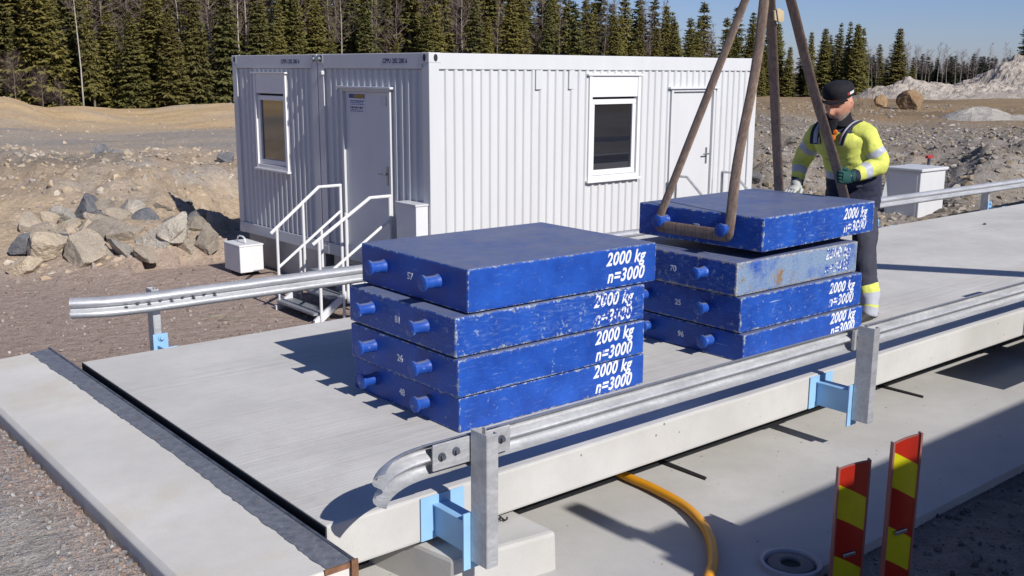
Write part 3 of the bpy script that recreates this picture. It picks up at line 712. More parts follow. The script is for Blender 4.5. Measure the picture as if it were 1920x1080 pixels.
# ------------------------------------------------------------------ blue weights
FONT = bpy.data.fonts.load('<builtin>') if '<builtin>' in bpy.data.fonts else None
def text_mesh(body, size, shear=0, bold=.0, extr=.0006, spacing=1.0, align='LEFT'):
    cu = bpy.data.curves.new('lettering', 'FONT'); cu.body = body; cu.size = size; cu.shear = shear; cu.offset = bold
    cu.extrude = extr; cu.align_x = align; cu.space_character = spacing; cu.resolution_u = 6
    o = bpy.data.objects.new('lettering', cu); COL.objects.link(o)
    bpy.context.view_layer.update()
    me = bpy.data.meshes.new_from_object(o.evaluated_get(bpy.context.evaluated_depsgraph_get()))
    bpy.data.objects.remove(o); bpy.data.curves.remove(cu)
    return me
def put_text(me, name, mat, parent, M):
    me.materials.clear(); me.materials.append(mat)
    o = link(name, me, parent); o.matrix_local = M; return o
FACE_Y = Matrix(((1, 0, 0), (0, 0, -1), (0, 1, 0))).to_4x4()      # lettering on a face looking to -y
FACE_X = Matrix(((0, 0, -1), (-1, 0, 0), (0, 1, 0))).to_4x4()     # lettering on a face looking to -x
LW, WW, HW = 1.325, 1.0, .203
def weight(x0, y0, z0, rz, num, wear, label, seed, scuffed=False, group='2000 kg test weights', hw=HW):
    a, b_, c = LW/2, WW/2, hw/2
    t = thing('test_weight', (x0+a, y0+b_, z0), label, 'weight', group); t.rotation_euler.z = rz
    m = blue_paint('blue_weight_paint', a, b_, c, seed, wear, scuffed)
    body = MB().box(-a, a, -b_, b_, -c, c).build('body', m, None, bevel=.012)
    body.parent = t; body.location = (0, 0, c)
    pm = blue_paint('blue_peg_paint', 9, 9, 9, seed+.5, .35+wear*.3)
    for sx in (-1, 1):
        for py in (-.245, .265):
            bm_ = MB(); L_ = .10
            prof = [(.039, 0), (.034, .010), (.0325, .022), (.032, L_-.026), (.034, L_-.016), (.0415, L_-.013), (.042, L_-.002), (.039, L_), (.0, L_)]
            bm_.lathe([(r, sx*h) for r, h in prof], 24, (0, 0, 0), 'x')
            p = bm_.build('peg', pm, None, smooth=35); p.parent = t; p.location = (sx*(a-.001), py, c+.012)
    wm = worn_white('white_lettering', seed, wear); rj = random.Random(seed*13+1); jx, jz, ja = rj.uniform(-.014, .010), rj.uniform(-.004, .004), rj.uniform(-.016, .016)
    me = text_mesh('2000 kg', .100, .28, .0024, spacing=1.08); put_text(me, 'lettering', wm, t, Matrix.Translation((a-.395, -b_-.0006, c+.016)) @ Matrix.Translation((jx, 0, jz)) @ FACE_Y @ Matrix.Rotation(ja, 4, 'Z') @ Matrix.Diagonal((.86, 1, 1, 1)))
    me = text_mesh('n=3000', .100, .28, .0024, spacing=1.08); put_text(me, 'lettering', worn_white('white_lettering', seed+40, min(1, wear*1.5)), t, Matrix.Translation((a-.388, -b_-.0006, max(.020, c-.076))) @ Matrix.Translation((jx*.6+rj.uniform(-.006, .006), 0, 0)) @ FACE_Y @ Matrix.Rotation(ja*.5, 4, 'Z') @ Matrix.Diagonal((.86, 1, 1, 1)))
    if num:
        me = text_mesh(num, .052, .0, .0012); put_text(me, 'number', worn_white('white_number', seed+80, .15), t, Matrix.Translation((-a-.0006, .035, c-.02)) @ FACE_X)
    return t
G = .008
st1 = [(1.045, .520, 0, .00, '48', .12, 'blue weight number 48 lying on the deck, lowest of the front stack'),
       (1.02, .50, 1, .005, '26', .18, 'blue weight number 26, second from below in the front stack'),
       (1.02, .51, 2, -.004, '81', .55, 'blue weight number 81 right under the top weight, its lettering half worn off'),
       (1.105, .51, 3, -.012, '57', .05, 'blue weight number 57 on top of the front stack, its top grimy')]
z_ = 0
for (i, (x, y, k, rz, num, wear, lab)), h_ in zip(enumerate(st1), (.184, .194, .202, .222)): weight(x, y, z_, rz, num, wear, lab, i+1, hw=h_); z_ += h_+G
st2 = [(3.165, .43, 0, .004, '96', .15, 'blue weight number 96 lying on the deck, lowest of the rear stack'),
       (3.155, .45, 1, -.004, '25', .35, 'blue weight number 25 in the middle of the rear stack'),
       (3.115, .475, 2, .006, '70', .85, 'faded grey blue rusty weight number 70 under the hanging one')]
z_ = 0
for (i, (x, y, k, rz, num, wear, lab)), h_ in zip(enumerate(st2), (.178, .225, .212)): weight(x, y, z_, rz, num, wear, lab, i+11, scuffed=(i == 2), hw=h_); z_ += h_+G
HX, HY, HZ, HRZ = 3.2655, .445, .683, .042
weight(HX, HY, HZ, HRZ, '72', .42, 'blue weight number 72 hanging in slings above the rear stack', 21, hw=.215)

# ------------------------------------------------------------------ slings and hook
TOP = Vector((3.93, .965, 2.51))
def sling(sx, label, tagp=None):
    zc = HZ+HW/2+.012; rp = .033
    hm = Matrix.Translation((HX+LW/2, HY+WW/2, 0)) @ Matrix.Rotation(HRZ, 4, 'Z')
    loop = []
    top = TOP+Vector((sx*.03, 0, 0))
    A = hm @ Vector((sx*(LW/2+.046), -.245, zc)); B = hm @ Vector((sx*(LW/2+.046), .265, zc))
    def arc(c, a0, a1, n=8):
        return [c+Vector((0, math.cos(a)*rp, math.sin(a)*rp)) for a in [a0+(a1-a0)*i/n for i in range(n+1)]]
    # up from the camera side peg's outer side, over the hook, down to the other peg, under and back
    la = arc(A, R(-90), R(-172)); lb = arc(B, R(-8), R(-90))
    n = 26
    up = [la[-1].lerp(top+Vector((0, -.035, 0)), i/n) for i in range(1, n+1)]
    for i, p in enumerate(up): p += Vector((sx*.012*math.sin(i/n*9), .006*math.sin(i/n*7), 0))
    dn = [(top+Vector((0, .035, 0))).lerp(lb[0], i/n) for i in range(0, n)]
    loop = la+up+[top+Vector((0, -.02, .03)), top+Vector((0, .02, .03))]+dn+lb
    t = thing('lifting_sling', tuple(TOP), label, 'sling', 'slings holding the hanging weight')
    MB().tube(loop, [(.0065, .040)]*len(loop), 12, False, 0, True, up=(0, -1, 0)).build('strap', M_SLING, t, smooth=60)
    return t
s1_ = sling(-1, 'brown webbing sling round the two pegs facing the camera')
s2_ = sling(1, 'brown webbing sling on the far pegs, gripped by the worker')
# a folded label sewn on the far sling
tg = MB(); c0 = TOP.lerp(Vector((HX+LW+.065, HY+WW/2+.30, HZ+HW/2)), .215)
tg.prism([(-.02, -.03), (.05, -.045), (.085, -.03), (.08, .03), (.02, .05), (-.03, .03)], 'y', -.008, .008)
for i, v in enumerate(tg.v): tg.v[i] = tuple(Vector(v)+c0+Vector((0, -.02, 0)))
M_LABEL = plain('tan_label', (.45, .36, .22), .8, 0, .15, 12)
tg.build('label_flap', M_LABEL, s2_, bevel=.003)
hk = thing('crane_hook', (3.93, .965, 2.6), 'steel crane hook carrying the slings', 'hook')
MB().tube([TOP+Vector((0, math.sin(a)*.06, .085-math.cos(a)*.06)) for a in [R(-70+18*i) for i in range(16)]], .022, 12).cyl((3.93, .965, 2.69), (3.93, .965, 3.35), .02).build('hook', M_DARKSTEEL, hk, smooth=True)

# ------------------------------------------------------------------ crane lorry behind the camera (casts the shade in the foreground)
lor = thing('crane_lorry', (4.5, -5.6, -.47), 'white lorry with a loading crane parked along the weighbridge', 'lorry')
MB().box(12.2, 14.2, -7.0, -4.52, .1, 2.36).build('cab', M_WHITE, lor, bevel=.08)
MB().box(1.40, 12.1, -7.0, -4.50, .55, 2.42).build('load_body', M_GREY, lor, bevel=.02)
for x in (3.2, 4.6, 13.2):
    MB().cyl((x, -4.52, 0), (x, -4.85, 0), .47, 28).build('wheel', M_BLACK, lor)
m_ = MB().box(1.41, 1.53, -4.44, -4.24, 2.50, 2.72).cyl((1.49, -4.34, 2.55), (1.56, -4.40, 2.4), .03).box(1.46, 1.76, -4.60, -4.40, 2.30, 2.50)  # boxes added out of view, shaped to cast a small blob of shade
m_.build('shadow_blob', M_BLACK, lor, bevel=.02)
bp, tp = Vector((9.1, -4.6, 1.9)), Vector((3.93, .965, 3.4))
MB().tube([bp, bp.lerp(tp, .55)], [(.17, .15)]*2, 4).tube([bp.lerp(tp, .55), tp], [(.135, .12)]*2, 4).cyl((9.1, -4.6, -.3), (9.1, -4.6, 2.2), .2).build('crane_boom', M_RED if False else M_DARKSTEEL, lor)
MB().box(6.1, 6.4, -4.5, -.60, .62, .80).box(6.15, 6.35, -.80, -.60, -.42, .8).box(5.25, 7.2, -.58, -.50, -.19, .12).build('shadow_frame', M_DARKSTEEL, lor)  # unseen beam, leg and plate added to cast a shadow on the slab

# ------------------------------------------------------------------ office containers
CA = .0175
CE = Vector((math.cos(CA), math.sin(CA), 0)); CN = Vector((-math.sin(CA), math.cos(CA), 0))
C0 = Vector((4.909, 6.241, -.64)); CH = 2.6; CLEN = 6.06; CWID = 2.438
def cmat(ofs_n=0): # local frame of a container: x along its long side, y across, z up
    return Matrix(((CE.x, CN.x, 0, C0.x+CN.x*ofs_n), (CE.y, CN.y, 0, C0.y+CN.y*ofs_n), (0, 0, 1, C0.z), (0, 0, 0, 1)))
def ribbed(L, z0, z1, holes, pitch=.132, depth=.022, w0=.062, w1=.034):
    # sheet of upright ribs along u in [0, L]; holes: (u0, u1, za, zb); surface at 0, ribs stick out to +depth
    us = [(0, 0)]; n = int((L-.1)/pitch); o = (L-n*pitch)/2
    for i in range(n):
        c = o+pitch*(i+.5)
        us += [(c-w0/2, 0), (c-w1/2, depth), (c+w1/2, depth), (c+w0/2, 0)]
    us.append((L, 0)); ed = sorted(set([h for q in holes for h in q[:2]]))
    out = []
    for (a, da), (b, db) in zip(us, us[1:]):
        cuts = [a]+[e for e in ed if a < e < b]+[b]
        for p, q in zip(cuts, cuts[1:]):
            dp = da+(db-da)*(p-a)/(b-a); dq = da+(db-da)*(q-a)/(b-a)
            segs = [(z0, z1)]
            for u0, u1, za, zb in holes:
                if u0-1e-6 <= (p+q)/2 <= u1+1e-6:
                    segs = [t for lo, hi in segs for t in ((lo, min(hi, za)), (max(lo, zb), hi)) if t[1]-t[0] > 1e-4]
            for lo, hi in segs: out.append((p, dp, q, dq, lo, hi))
    return out
def add_ribbed(b, segs, P):
    for p, dp, q, dq, lo, hi in segs:
        b.add([P(p, dp, lo), P(q, dq, lo), P(q, dq, hi), P(p, dp, hi)], [(0, 1, 2, 3)])
def castings(b, holes, x, y, z, sx, sy):
    b.box(min(x, x+sx*.17), max(x, x+sx*.17), min(y, y+sy*.15), max(y, y+sy*.15), z, z+.117)
def container(idx, label, end_holes, side_holes, ofs):
    M = cmat(ofs)
    t = thing('office_container', (0, 0, 0), label, 'container', 'office containers'); t.matrix_world = M
    L_, W_ = CLEN, CWID
    f = MB()
    rt = .185; rb = .16; pw = .20
    # rails and corner posts; walls sit 25 mm back inside them
    f.box(.002, L_-.002, .002, .10, CH-rt, CH-.004).box(.002, L_-.002, W_-.10, W_-.002, CH-rt, CH-.004)
    f.box(.0, .10, .105, W_-.105, CH-rt+.003, CH-.002).box(L_-.10, L_, .105, W_-.105, CH-rt+.003, CH-.002)
    f.box(.002, L_-.002, .002, .10, 0, rb).box(.002, L_-.002, W_-.10, W_-.002, 0, rb)
    f.box(0, .10, .105, W_-.105, .003, rb-.003).box(L_-.1, L_, .105, W_-.105, .003, rb-.003)
    f.box(.0, .14, .0, .14, rb+.002, CH-.12).box(.0, .14, W_-.14, W_, rb+.002, CH-.12)
    f.box(L_-.14, L_, .0, .14, rb+.002, CH-.12).box(L_-.14, L_, W_-.14, W_, rb+.002, CH-.12)
    f.build('frame', M_WHITE, None, bevel=.008).parent = t
    for sx, x in ((1, -.003), (-1, L_+.003)):
        for sy, y in ((1, -.003), (-1, W_+.003)):
            for zc_ in (CH-.117, -.002):
                c = MB(); castings(c, None, x, y, zc_, sx, sy); c.build('corner_casting', M_WHITE, None, bevel=.01).parent = t
    for ax_, c_ in (('y', (.09, -.0036, 0)), ('x', (-.0036, .085, 0)), ('x', (-.0036, W_-.085, 0))):
        h = MB(); h.lathe([(.0, -.0005), (.028, -.0005)], 16, c_, ax_); h.v = [(q[0], q[1], CH-.058+q[2]*1.5) for q in h.v]
        h.build('lifting_hole', M_DARK, None).parent = t
    for fc in (0, 1):
      wl = MB()
      if fc == 0: add_ribbed(wl, [q for q in ribbed(L_-.28, rb+.001, CH-rt-.001, side_holes)], lambda u, d, z: (.14+u, .030-d, z))
      else: add_ribbed(wl, ribbed(L_-.28, rb+.001, CH-rt-.001, []), lambda u, d, z: (.14+u, W_-.030+d, z))
      wl.build('side_wall', M_WHITE, None).parent = t
    for fc in (0, 1):
      we = MB()      # u runs from the left end seen from outside; outside left is +y
      if fc == 0: add_ribbed(we, ribbed(W_-.28, rb+.001, CH-rt-.001, end_holes, depth=.028, w0=.060, w1=.028), lambda u, d, z: (.034-d, W_-.14-u, z))
      else: add_ribbed(we, ribbed(W_-.28, rb+.001, CH-rt-.001, []), lambda u, d, z: (L_-.034+d, .14+u, z))
      we.build('end_wall', M_WHITE, None).parent = t
    MB().box(.03, L_-.03, .03, W_-.03, CH-.03, CH-.012).box(.05, L_-.05, .05, W_-.05, .02, .06).build('roof', M_WHITE, None).parent = t
    MB().box(.10, L_-.1, .10, W_-.10, -.56, -.004).build('plinth', M_SKIRT, None).parent = t
    return t
def pane_mat(name, tint, rough=.03, ior=1.9):
    m = NT(name); v = m.coord(); n = m.noise(v, 1.2, 3)
    m.set(m.mix(n, tuple(x*.7 for x in tint), tint), rough, 0, .5); m.b.inputs['IOR'].default_value = ior; return m.mat
M_PANE = pane_mat('dark_window_glass', (.012, .014, .020))
M_PANE2 = pane_mat('brown_reflection_glass', (.03, .022, .014), .04, 2.6)  # brown of the reflected ground put into the glass colour
def window(parent, u0, u1, z0, z1, P, label=None, glass=M_PANE, zbox=.27, shade=None):
    # P(u, d, z): u along the wall from left, d outwards
    def bx(b, a, b2, d0, d1, c, d):
        p, q = Vector(P(a, d0, c)), Vector(P(b2, d1, d))
        b.box(min(p.x, q.x), max(p.x, q.x), min(p.y, q.y), max(p.y, q.y), min(p.z, q.z), max(p.z, q.z)); return b
    fr = MB(); t = .055
    bx(fr, u0, u0+t, -.05, .034, z0, z1); bx(fr, u1-t, u1, -.05, .034, z0, z1)
    bx(fr, u0+t, u1-t, -.05, .032, z0, z0+t); 
    wn = fr.build('window', M_PVC, None, bevel=.004); wn.parent = parent
    s = MB(); bx(s, u0-.03, u1+.03, -.01, .060, z0-.028, z0-.001); bx(s, u0-.035, u1+.035, -.02, .052, z1+.001, z1+.022)
    s.build('frame_trim', M_PVC, None, bevel=.003).parent = wn
    k = MB(); bx(k, u0+t, u1-t, -.05, .024, z1-zbox, z1)
    k.build('shutter_box', M_PVC, None, bevel=.006).parent = wn
    k = MB(); s0, s1, zz0, zz1 = u0+t+.004, u1-t-.004, z0+t+.004, z1-zbox-.03
    bx(k, s0, s1, -.05, .004, zz0, zz0+.07); bx(k, s0, s1, -.05, .004, zz1-.065, zz1)
    bx(k, s0, s0+.065, -.05, .004, zz0+.07, zz1-.065); bx(k, s1-.065, s1, -.05, .004, zz0+.07, zz1-.065)
    k.build('sash', M_PVC, None, bevel=.006).parent = wn
    g_ = MB(); bx(g_, s0+.062, s1-.062, -.048, -.022, zz0+.068, zz1-.062); g_.build('pane', glass, None).parent = wn
    g_ = MB(); bx(g_, u0+t, u1-t, -.052, -.050, z0, z1); g_.build('gasket', M_DARK, None).parent = wn
    return wn
def door(parent, u0, u1, z0, z1, P, hinge_left=True, mat=None, sign=False, canopy=True):
    def bx(b, a, b2, d0, d1, c, d):
        p, q = Vector(P(a, d0, c)), Vector(P(b2, d1, d))
        b.box(min(p.x, q.x), max(p.x, q.x), min(p.y, q.y), max(p.y, q.y), min(p.z, q.z), max(p.z, q.z)); return b
    d = MB(); bx(d, u0+.045, u1-.045, -.06, -.012, z0+.02, z1-.04)
    dr = d.build('door', mat or M_WHITE, None, bevel=.004); dr.parent = parent
    f = MB(); bx(f, u0, u0+.042, -.06, .026, z0, z1); bx(f, u1-.042, u1, -.06, .026, z0, z1); bx(f, u0+.042, u1-.042, -.06, .024, z1-.037, z1); bx(f, u0, u1, -.06, .03, z0-.03, z0-.001)
    f.build('door_frame', M_WHITE, None, bevel=.003).parent = dr
    if canopy:
        f = MB(); bx(f, u0-.06, u1+.05, -.03, .055, z1+.001, z1+.028); f.build('drip_rail', M_GREY, None, bevel=.004).parent = dr
    uh = u1-.125; zh = z0+1.05
    h = MB(); bx(h, uh-.018, uh+.018, -.012, -.004, zh-.12, zh+.11)
    p, q = Vector(P(uh, -.004, zh+.02)), Vector(P(uh, .045, zh+.02)); h.cyl(p, q, .010, 10)
    q2 = Vector(P(uh-.12, .045, zh+.02)); h.cyl(q, q2, .010, 10)
    h.build('handle', M_HANDLE, None, smooth=True).parent = dr
    return dr
M_HANDLE = plain('door_handle_steel', (.30, .31, .33), .35, .8)
PS = lambda u, d, z: (u, .014-d, z)          # camera facing long wall (outer rib plane at y = .008)
PE = lambda u, d, z: (.012-d, CWID-u, z)     # end wall
zb = .64
wx0, wx1 = 7.425-4.909, 8.39-4.909
dx0, dx1 = 9.03-4.909, 9.99-4.909
eu_d0, eu_d1 = CWID-(8.05-6.241), CWID-(7.04-6.241)
c1 = container(0, 'near white office container with a door on its end and the sunlit long side',
   [(eu_d0-.14-.06, eu_d1-.14+.02, .10, 2.185)], [(wx0-.14, wx1-.14, 1.005, 2.345), (dx0-.14, dx1-.14, .10, 2.165)], 0)
window(c1, wx0, wx1, 1.005, 2.345, PS)
door(c1, dx0, dx1, .17, 2.165, PS)
d1 = door(c1, eu_d0-.06, eu_d1+.02, .10, 2.18, PE, mat=M_GREY)
# paper notice on the end door
nz0, nz1 = 1.86, 2.13; nu0, nu1 = eu_d0+.06, eu_d0+.46
M_PAPER = plain('notice_paper', (.62, .63, .68), .6); M_NBLUE = plain('notice_blue', (.05, .07, .25), .6); M_NYEL = plain('notice_gold', (.30, .20, .02), .6)
def bxE(b, u0, u1, d0, d1_, z0, z1, mi=0):
    p, q = Vector(PE(u0, d0, z0)), Vector(PE(u1, d1_, z1)); b.box(min(p.x, q.x), max(p.x, q.x), min(p.y, q.y), max(p.y, q.y), min(p.z, q.z), max(p.z, q.z), mi); return b
sg = MB(); bxE(sg, nu0, nu1, -.012, -.009, nz0, nz1)
sgn = sg.build('notice', M_PAPER, None); sgn.parent = c1
sg = MB(); bxE(sg, nu0+.02, nu1-.02, -.009, -.0075, nz1-.07, nz1-.018, 1); bxE(sg, nu0+.13, nu1-.03, -.0075, -.0065, nz1-.065, nz1-.024, 2)
rr = random.Random(5)
for i, (za, hgt) in enumerate([(.095, .016), (.120, .010), (.140, .010), (.172, .022), (.208, .008), (.225, .008)]):
    u = nu0+.05
    while u < nu1-.06:
        l = rr.uniform(.012, .05); bxE(sg, u, min(u+l, nu1-.04), -.009, -.0078, nz1-za-hgt, nz1-za, 0 if i == 3 else 1); u += l+.012
sg.build('notice_print', [M_INK, M_NBLUE, M_NYEL], None).parent = sgn
b = MB(); bxE(b, eu_d1-.22, eu_d1-.10, -.012, -.002, 1.98, 2.09); b.build('vent_plate', M_WHITE, None, bevel=.003).parent = c1
for uu in (6.57-4.909, 7.13-4.909):
    MB().box(uu-.05, uu+.05, .001, .03, CH-.42, CH-.19).build('vent_cover', M_WHITE, None, bevel=.004).parent = c1
for par, u1_ in ((c1, CWID-.28), ):
    me = text_mesh('CPPU 282 280 6', .075, 0, .002); put_text(me, 'lettering', M_INK, c1, Matrix.Translation((-.0008, .93, CH-.115)) @ FACE_X)
b = MB(); bxE(b, .10, .16, .0, .05, CH-.26, CH-.21).build('socket', M_WHITE, None, bevel=.01).parent = c1
ew0, ew1 = CWID*2+.022-(10.46-6.241), CWID*2+.022-(9.53-6.241)
c2 = container(1, 'rear white office container joined to the first, with one window on its end', [(ew0-.14, ew1-.14, 1.02, 2.345)], [], CWID+.022)
window(c2, ew0, ew1, 1.02, 2.345, PE, glass=M_PANE2)
me = text_mesh('CPPU 282 280 6', .075, 0, .002); put_text(me, 'lettering', M_INK, c2, Matrix.Translation((-.0008, .95, CH-.115)) @ FACE_X)
def W(x, y, z): return cmat() @ Vector((x, y, z))
# bridge clamps joining the two containers at the top
b = MB().box(-.02, .06, CWID-.10, CWID+.12, CH-.075, CH-.045).cyl((-.03, CWID-.06, CH-.06), (.02, CWID-.06, CH-.06), .03).cyl((-.03, CWID+.08, CH-.06), (.02, CWID+.08, CH-.06), .03)
o = b.build('joining_clamp', M_HANDLE, None, bevel=.004); o.parent = c1
# meter cabinet on the end wall right of the door
t = thing('meter_cabinet', tuple(W(-.1, .3, 0)), 'grey white cabinet fixed to the container end right of the door', 'cabinet')
MB().box(4.735, 4.902, 6.285, 6.69, -.62, .235).build('cabinet_body', M_GREY, t, bevel=.006)
MB().box(4.722, 4.905, 6.275, 6.70, .236, .262).build('cabinet_lid', M_WHITE, t, bevel=.005)
# white box at the container foot, far left
t = thing('connection_box', (4.5, 10.3, -1.1), 'white box with a handle on top at the left foot of the containers', 'box')
MB().box(4.30, 4.66, 10.06, 10.58, -1.07, -.70).build('box_body', M_WHITE2, t, bevel=.012)
MB().box(4.293, 4.667, 10.052, 10.588, -.699, -.672).build('box_lid', M_WHITE2, t, bevel=.01)
MB().tube([(4.45, 10.18, -.66), (4.45, 10.2, -.60), (4.45, 10.26, -.58), (4.45, 10.36, -.58), (4.45, 10.42, -.60), (4.45, 10.44, -.66)], .012, 8).build('handle', M_WHITE2, t)
for x in (4.36, 4.56): MB().box(x, x+.06, 10.15, 10.5, -1.17, -1.07).build('foot', M_DARK, t)

# ------------------------------------------------------------------ stairs
def tubes(b, segs, r=.019):
    for p in segs: b.tube(p, r, 8)
    return b
stair = thing('entrance_stairs', (4.3, 7.5, -1.15), 'white steel stairs with handrails leading to the end door of the near container', 'stairs')
ZL = -.685; ZG = -1.2
for yy, lab in ((8.06, 0), (7.02, 1)):
    s_ = .02 if lab == 0 else 0
    hr = MB(); top = .325 if lab == 0 else .282; xr = 4.80 if lab == 0 else 5.0-.13
    tubes(hr, [[(xr, yy, top), (4.48+.10*lab, yy, top), (3.80, yy, -.20)], ], .021)
    tubes(hr, [[(xr-.01, yy, top), (xr-.01, yy, ZL)], [(4.25, yy, .135), (4.25, yy, -.95)], [(3.885, yy, -.14), (3.885, yy, ZG)],
               [(xr-.01, yy, .0), (3.89, yy, -.63)], [(4.50, yy, -.22), (4.50, yy, -.85)], [(4.19, yy, -.44), (4.19, yy, -1.15)]], .018)
    hr.build('handrail', M_WHITE2, stair, smooth=True)
for yy in (7.05, 8.02):
    st_ = MB(); st_.prism([(4.86, ZL-.02), (4.86, ZL-.07), (4.42, ZL-.07), (3.86, ZG+.03), (3.80, ZG+.03), (3.80, ZG+.10), (4.38, ZL-.02)], 'y', yy-.02, yy+.02)
    st_.build('stringer', M_GREY, stair, bevel=.003)
M_GRATE = plain('galvanised_grating', (.33, .35, .37), .55, .6, .35, 60, .4)
for i, (x0, x1, z) in enumerate([(4.25, 4.85, ZL), (4.03, 4.30, ZL-.17), (3.81, 4.08, ZL-.34)]):
    MB().box(x0, x1, 7.075, 7.995, z-.03, z).build('landing' if i == 0 else 'tread', M_GRATE, stair, bevel=.003)
stair2 = thing('side_stairs', tuple(W(4.6, -.4, -.5)), 'grey white handrailed stairs at the long side door behind the hanging weight', 'stairs')
for xx in (9.0, 10.0):
    hr = MB(); tubes(hr, [[(xx, 6.15, .345), (xx, 5.95, .345), (xx, 5.45, -.06)], [(xx, 6.15, .345), (xx, 6.15, -1.1)], [(xx, 5.6, .06), (xx, 5.6, -1.1)], [(xx, 6.15, -.05), (xx, 5.5, -.5)]], .019)
    hr.build('handrail', GALV, stair2, smooth=True)
for y0, y1, z in ((5.85, 6.2, -.55), (5.6, 5.88, -.74), (5.35, 5.63, -.92)):
    MB().box(9.02, 9.98, y0, y1, z-.03, z).build('tread', M_GRATE, stair2, bevel=.003)

# ------------------------------------------------------------------ cabinet beyond the far rail
t = thing('equipment_cabinet', (12.9, 4.8, -.6), 'free standing white cabinet with grey shaded side behind the far guardrail', 'cabinet')
MB().box(12.58, 13.30, 4.50, 5.06, -.75, .315).build('cabinet_body', M_WHITE, t, bevel=.012)
MB().box(12.55, 13.33, 4.47, 5.09, .3155, .36).build('cabinet_lid', M_WHITE, t, bevel=.012)
MB().box(12.577, 12.58, 4.55, 5.01, -.6, .27).build('door', M_GREY, t, bevel=.001)
mk = thing('marker_stake', tuple((14.4, 6.2, -.3)), 'stake with a small red marker cap behind the white cabinet', 'marker')
xm, ym = at_r(1757, 18.6); zm = z_at(1757, 322, 18.6)
MB().cyl((xm, ym, zm-.5), (xm, ym, zm+.26), .025).build('stake', M_DARKSTEEL, mk)
M_REDP = plain('red_marker', (.35, .03, .03), .6)
MB().box(xm-.085, xm+.085, ym-.03, ym+.03, zm+.22, zm+.27).build('marker_cap', M_REDP, mk, bevel=.015)

# ------------------------------------------------------------------ delineators, hose, pipe
def delineator(p0, p1, ztop0, ztop1, label, lip=False):
    # curved plastic panel with red and yellow slanted bands; p0, p1 are its left and right edges on the ground plan
    a = Vector((p0[0], p0[1], 0)); b_ = Vector((p1[0], p1[1], 0)); d = (b_-a); wdt = d.length; d.normalize(); nrm = Vector((d.y, -d.x, 0))
    if nrm.dot(Vector((CX, CY, 0))-a) < 0: nrm = -nrm
    zt = (ztop0+ztop1)/2; hgt = zt+.46; slope = (ztop1-ztop0)/wdt
    t = thing('delineator', (a.x, a.y, -.46), label, 'delineator', 'red and yellow delineator panels')
    nb = MB(); m = 10; K = 0
    curve = lambda u: -.010*math.sin(math.pi*u)
    edges = [0, .115, .235] + [.235+.125*i for i in range(1, 7)]
    def P(u, dn, z): return a+d*(u*wdt)+nrm*(curve(u)+dn)+Vector((0, 0, z))
    # slanted bands: boundary z = z_l - fall*u
    fall = .062; first = .065 if lip else .030
    bounds = [(ztop0, None)]
    zl = [ztop0]+[ztop0-first-d_ for d_ in (0, .150, .325, .475, .65, .80)]
    for bi in range(len(zl)-1):
        for i in range(m):
            u0, u1 = i/m, (i+1)/m
            def top(u): return ztop0+slope*wdt*u if bi == 0 else zl[bi]-fall*u
            def bot(u): return max(-.46, zl[bi+1]-fall*u)
            nb.add([P(u0, .0022, bot(u0)), P(u1, .0022, bot(u1)), P(u1, .0022, top(u1)), P(u0, .0022, top(u0))], [(0, 1, 2, 3)], bi % 2)
    nb.build('reflective_film', [M_RED, M_YEL], t)
    bb = MB()
    for i in range(m):
        u0, u1 = i/m, (i+1)/m; z0_, z1_ = ztop0+slope*wdt*u0+.006, ztop0+slope*wdt*u1+.006
        bb.add([P(u0, 0, -.47), P(u1, 0, -.47), P(u1, 0, z1_), P(u0, 0, z0_), P(u0, -.006, -.47), P(u1, -.006, -.47), P(u1, -.006, z1_), P(u0, -.006, z0_)],
               [(0, 1, 2, 3), (7, 6, 5, 4), (3, 2, 6, 7)])
    def strip(u, w_, z1_): 
        q = P(u, 0, 0); M = Matrix.Translation(q) @ Matrix(((d.x, nrm.x, 0), (d.y, nrm.y, 0), (0, 0, 1))).to_4x4()
        bb.box(-w_/2, w_/2, -.02, .008, -.47, z1_, 0, M)
    strip(0, .008, ztop0+.008); strip(1, .008, ztop1+.008)
    bb.build('panel', M_PANELBACK, t)
    q = P(.55, .004, ztop0-.385); M = Matrix.Translation(q) @ Matrix(((d.x, nrm.x, 0), (d.y, nrm.y, 0), (0, 0, 1))).to_4x4() @ Matrix.Rotation(R(-18), 4, 'Y')
    MB().box(-.028, .028, 0, .014, -.008, .008, 0, M).build('clip', M_HANDLE, t, bevel=.003)
    MB().box(-.07, .07, -.05, .05, -.46, -.40, 0, Matrix.Translation((P(.5, 0, 0).x, P(.5, 0, 0).y, 0))).build('foot', M_BLACK, t, bevel=.01)
    return t
delineator((1.830, -1.110), (1.932, -1.190), .122, .160, 'left lower delineator panel with a pale rolled top edge', True)
delineator((1.896, -1.310), (1.992, -1.374), .278, .318, 'right taller delineator panel whose red and yellow tip is in the sun')
hp = [(2.0, .42, -.39), (1.985, .24, -.39), (1.978, .05, -.39), (1.93, -.21, -.39), (1.79, -.46, -.39), (1.59, -.66, -.39), (1.42, -.77, -.39), (1.2, -.9, -.40)]
def crs(P, n=10):
    P = [Vector(p) for p in P]; out = []
    for i in range(len(P)-1):
        a, b, c, d = P[max(i-1, 0)], P[i], P[i+1], P[min(i+2, len(P)-1)]
        for k in range(n):
            t = k/n; out.append(.5*((2*b)+(c-a)*t+(2*a-5*b+4*c-d)*t*t+(3*b-a-3*c+d)*t**3))
    return out+[P[-1]]
o = MB().tube(crs(hp), .0245, 14).build('hose', M_ORANGE, None, smooth=True); tag(o, 'thick orange yellow hose curving out from under the deck', 'hose')
pp = thing('pipe_end', (1.86, -.95, -.46), 'upright grey plastic pipe end with a dark insert at the lower edge of the photo', 'pipe')
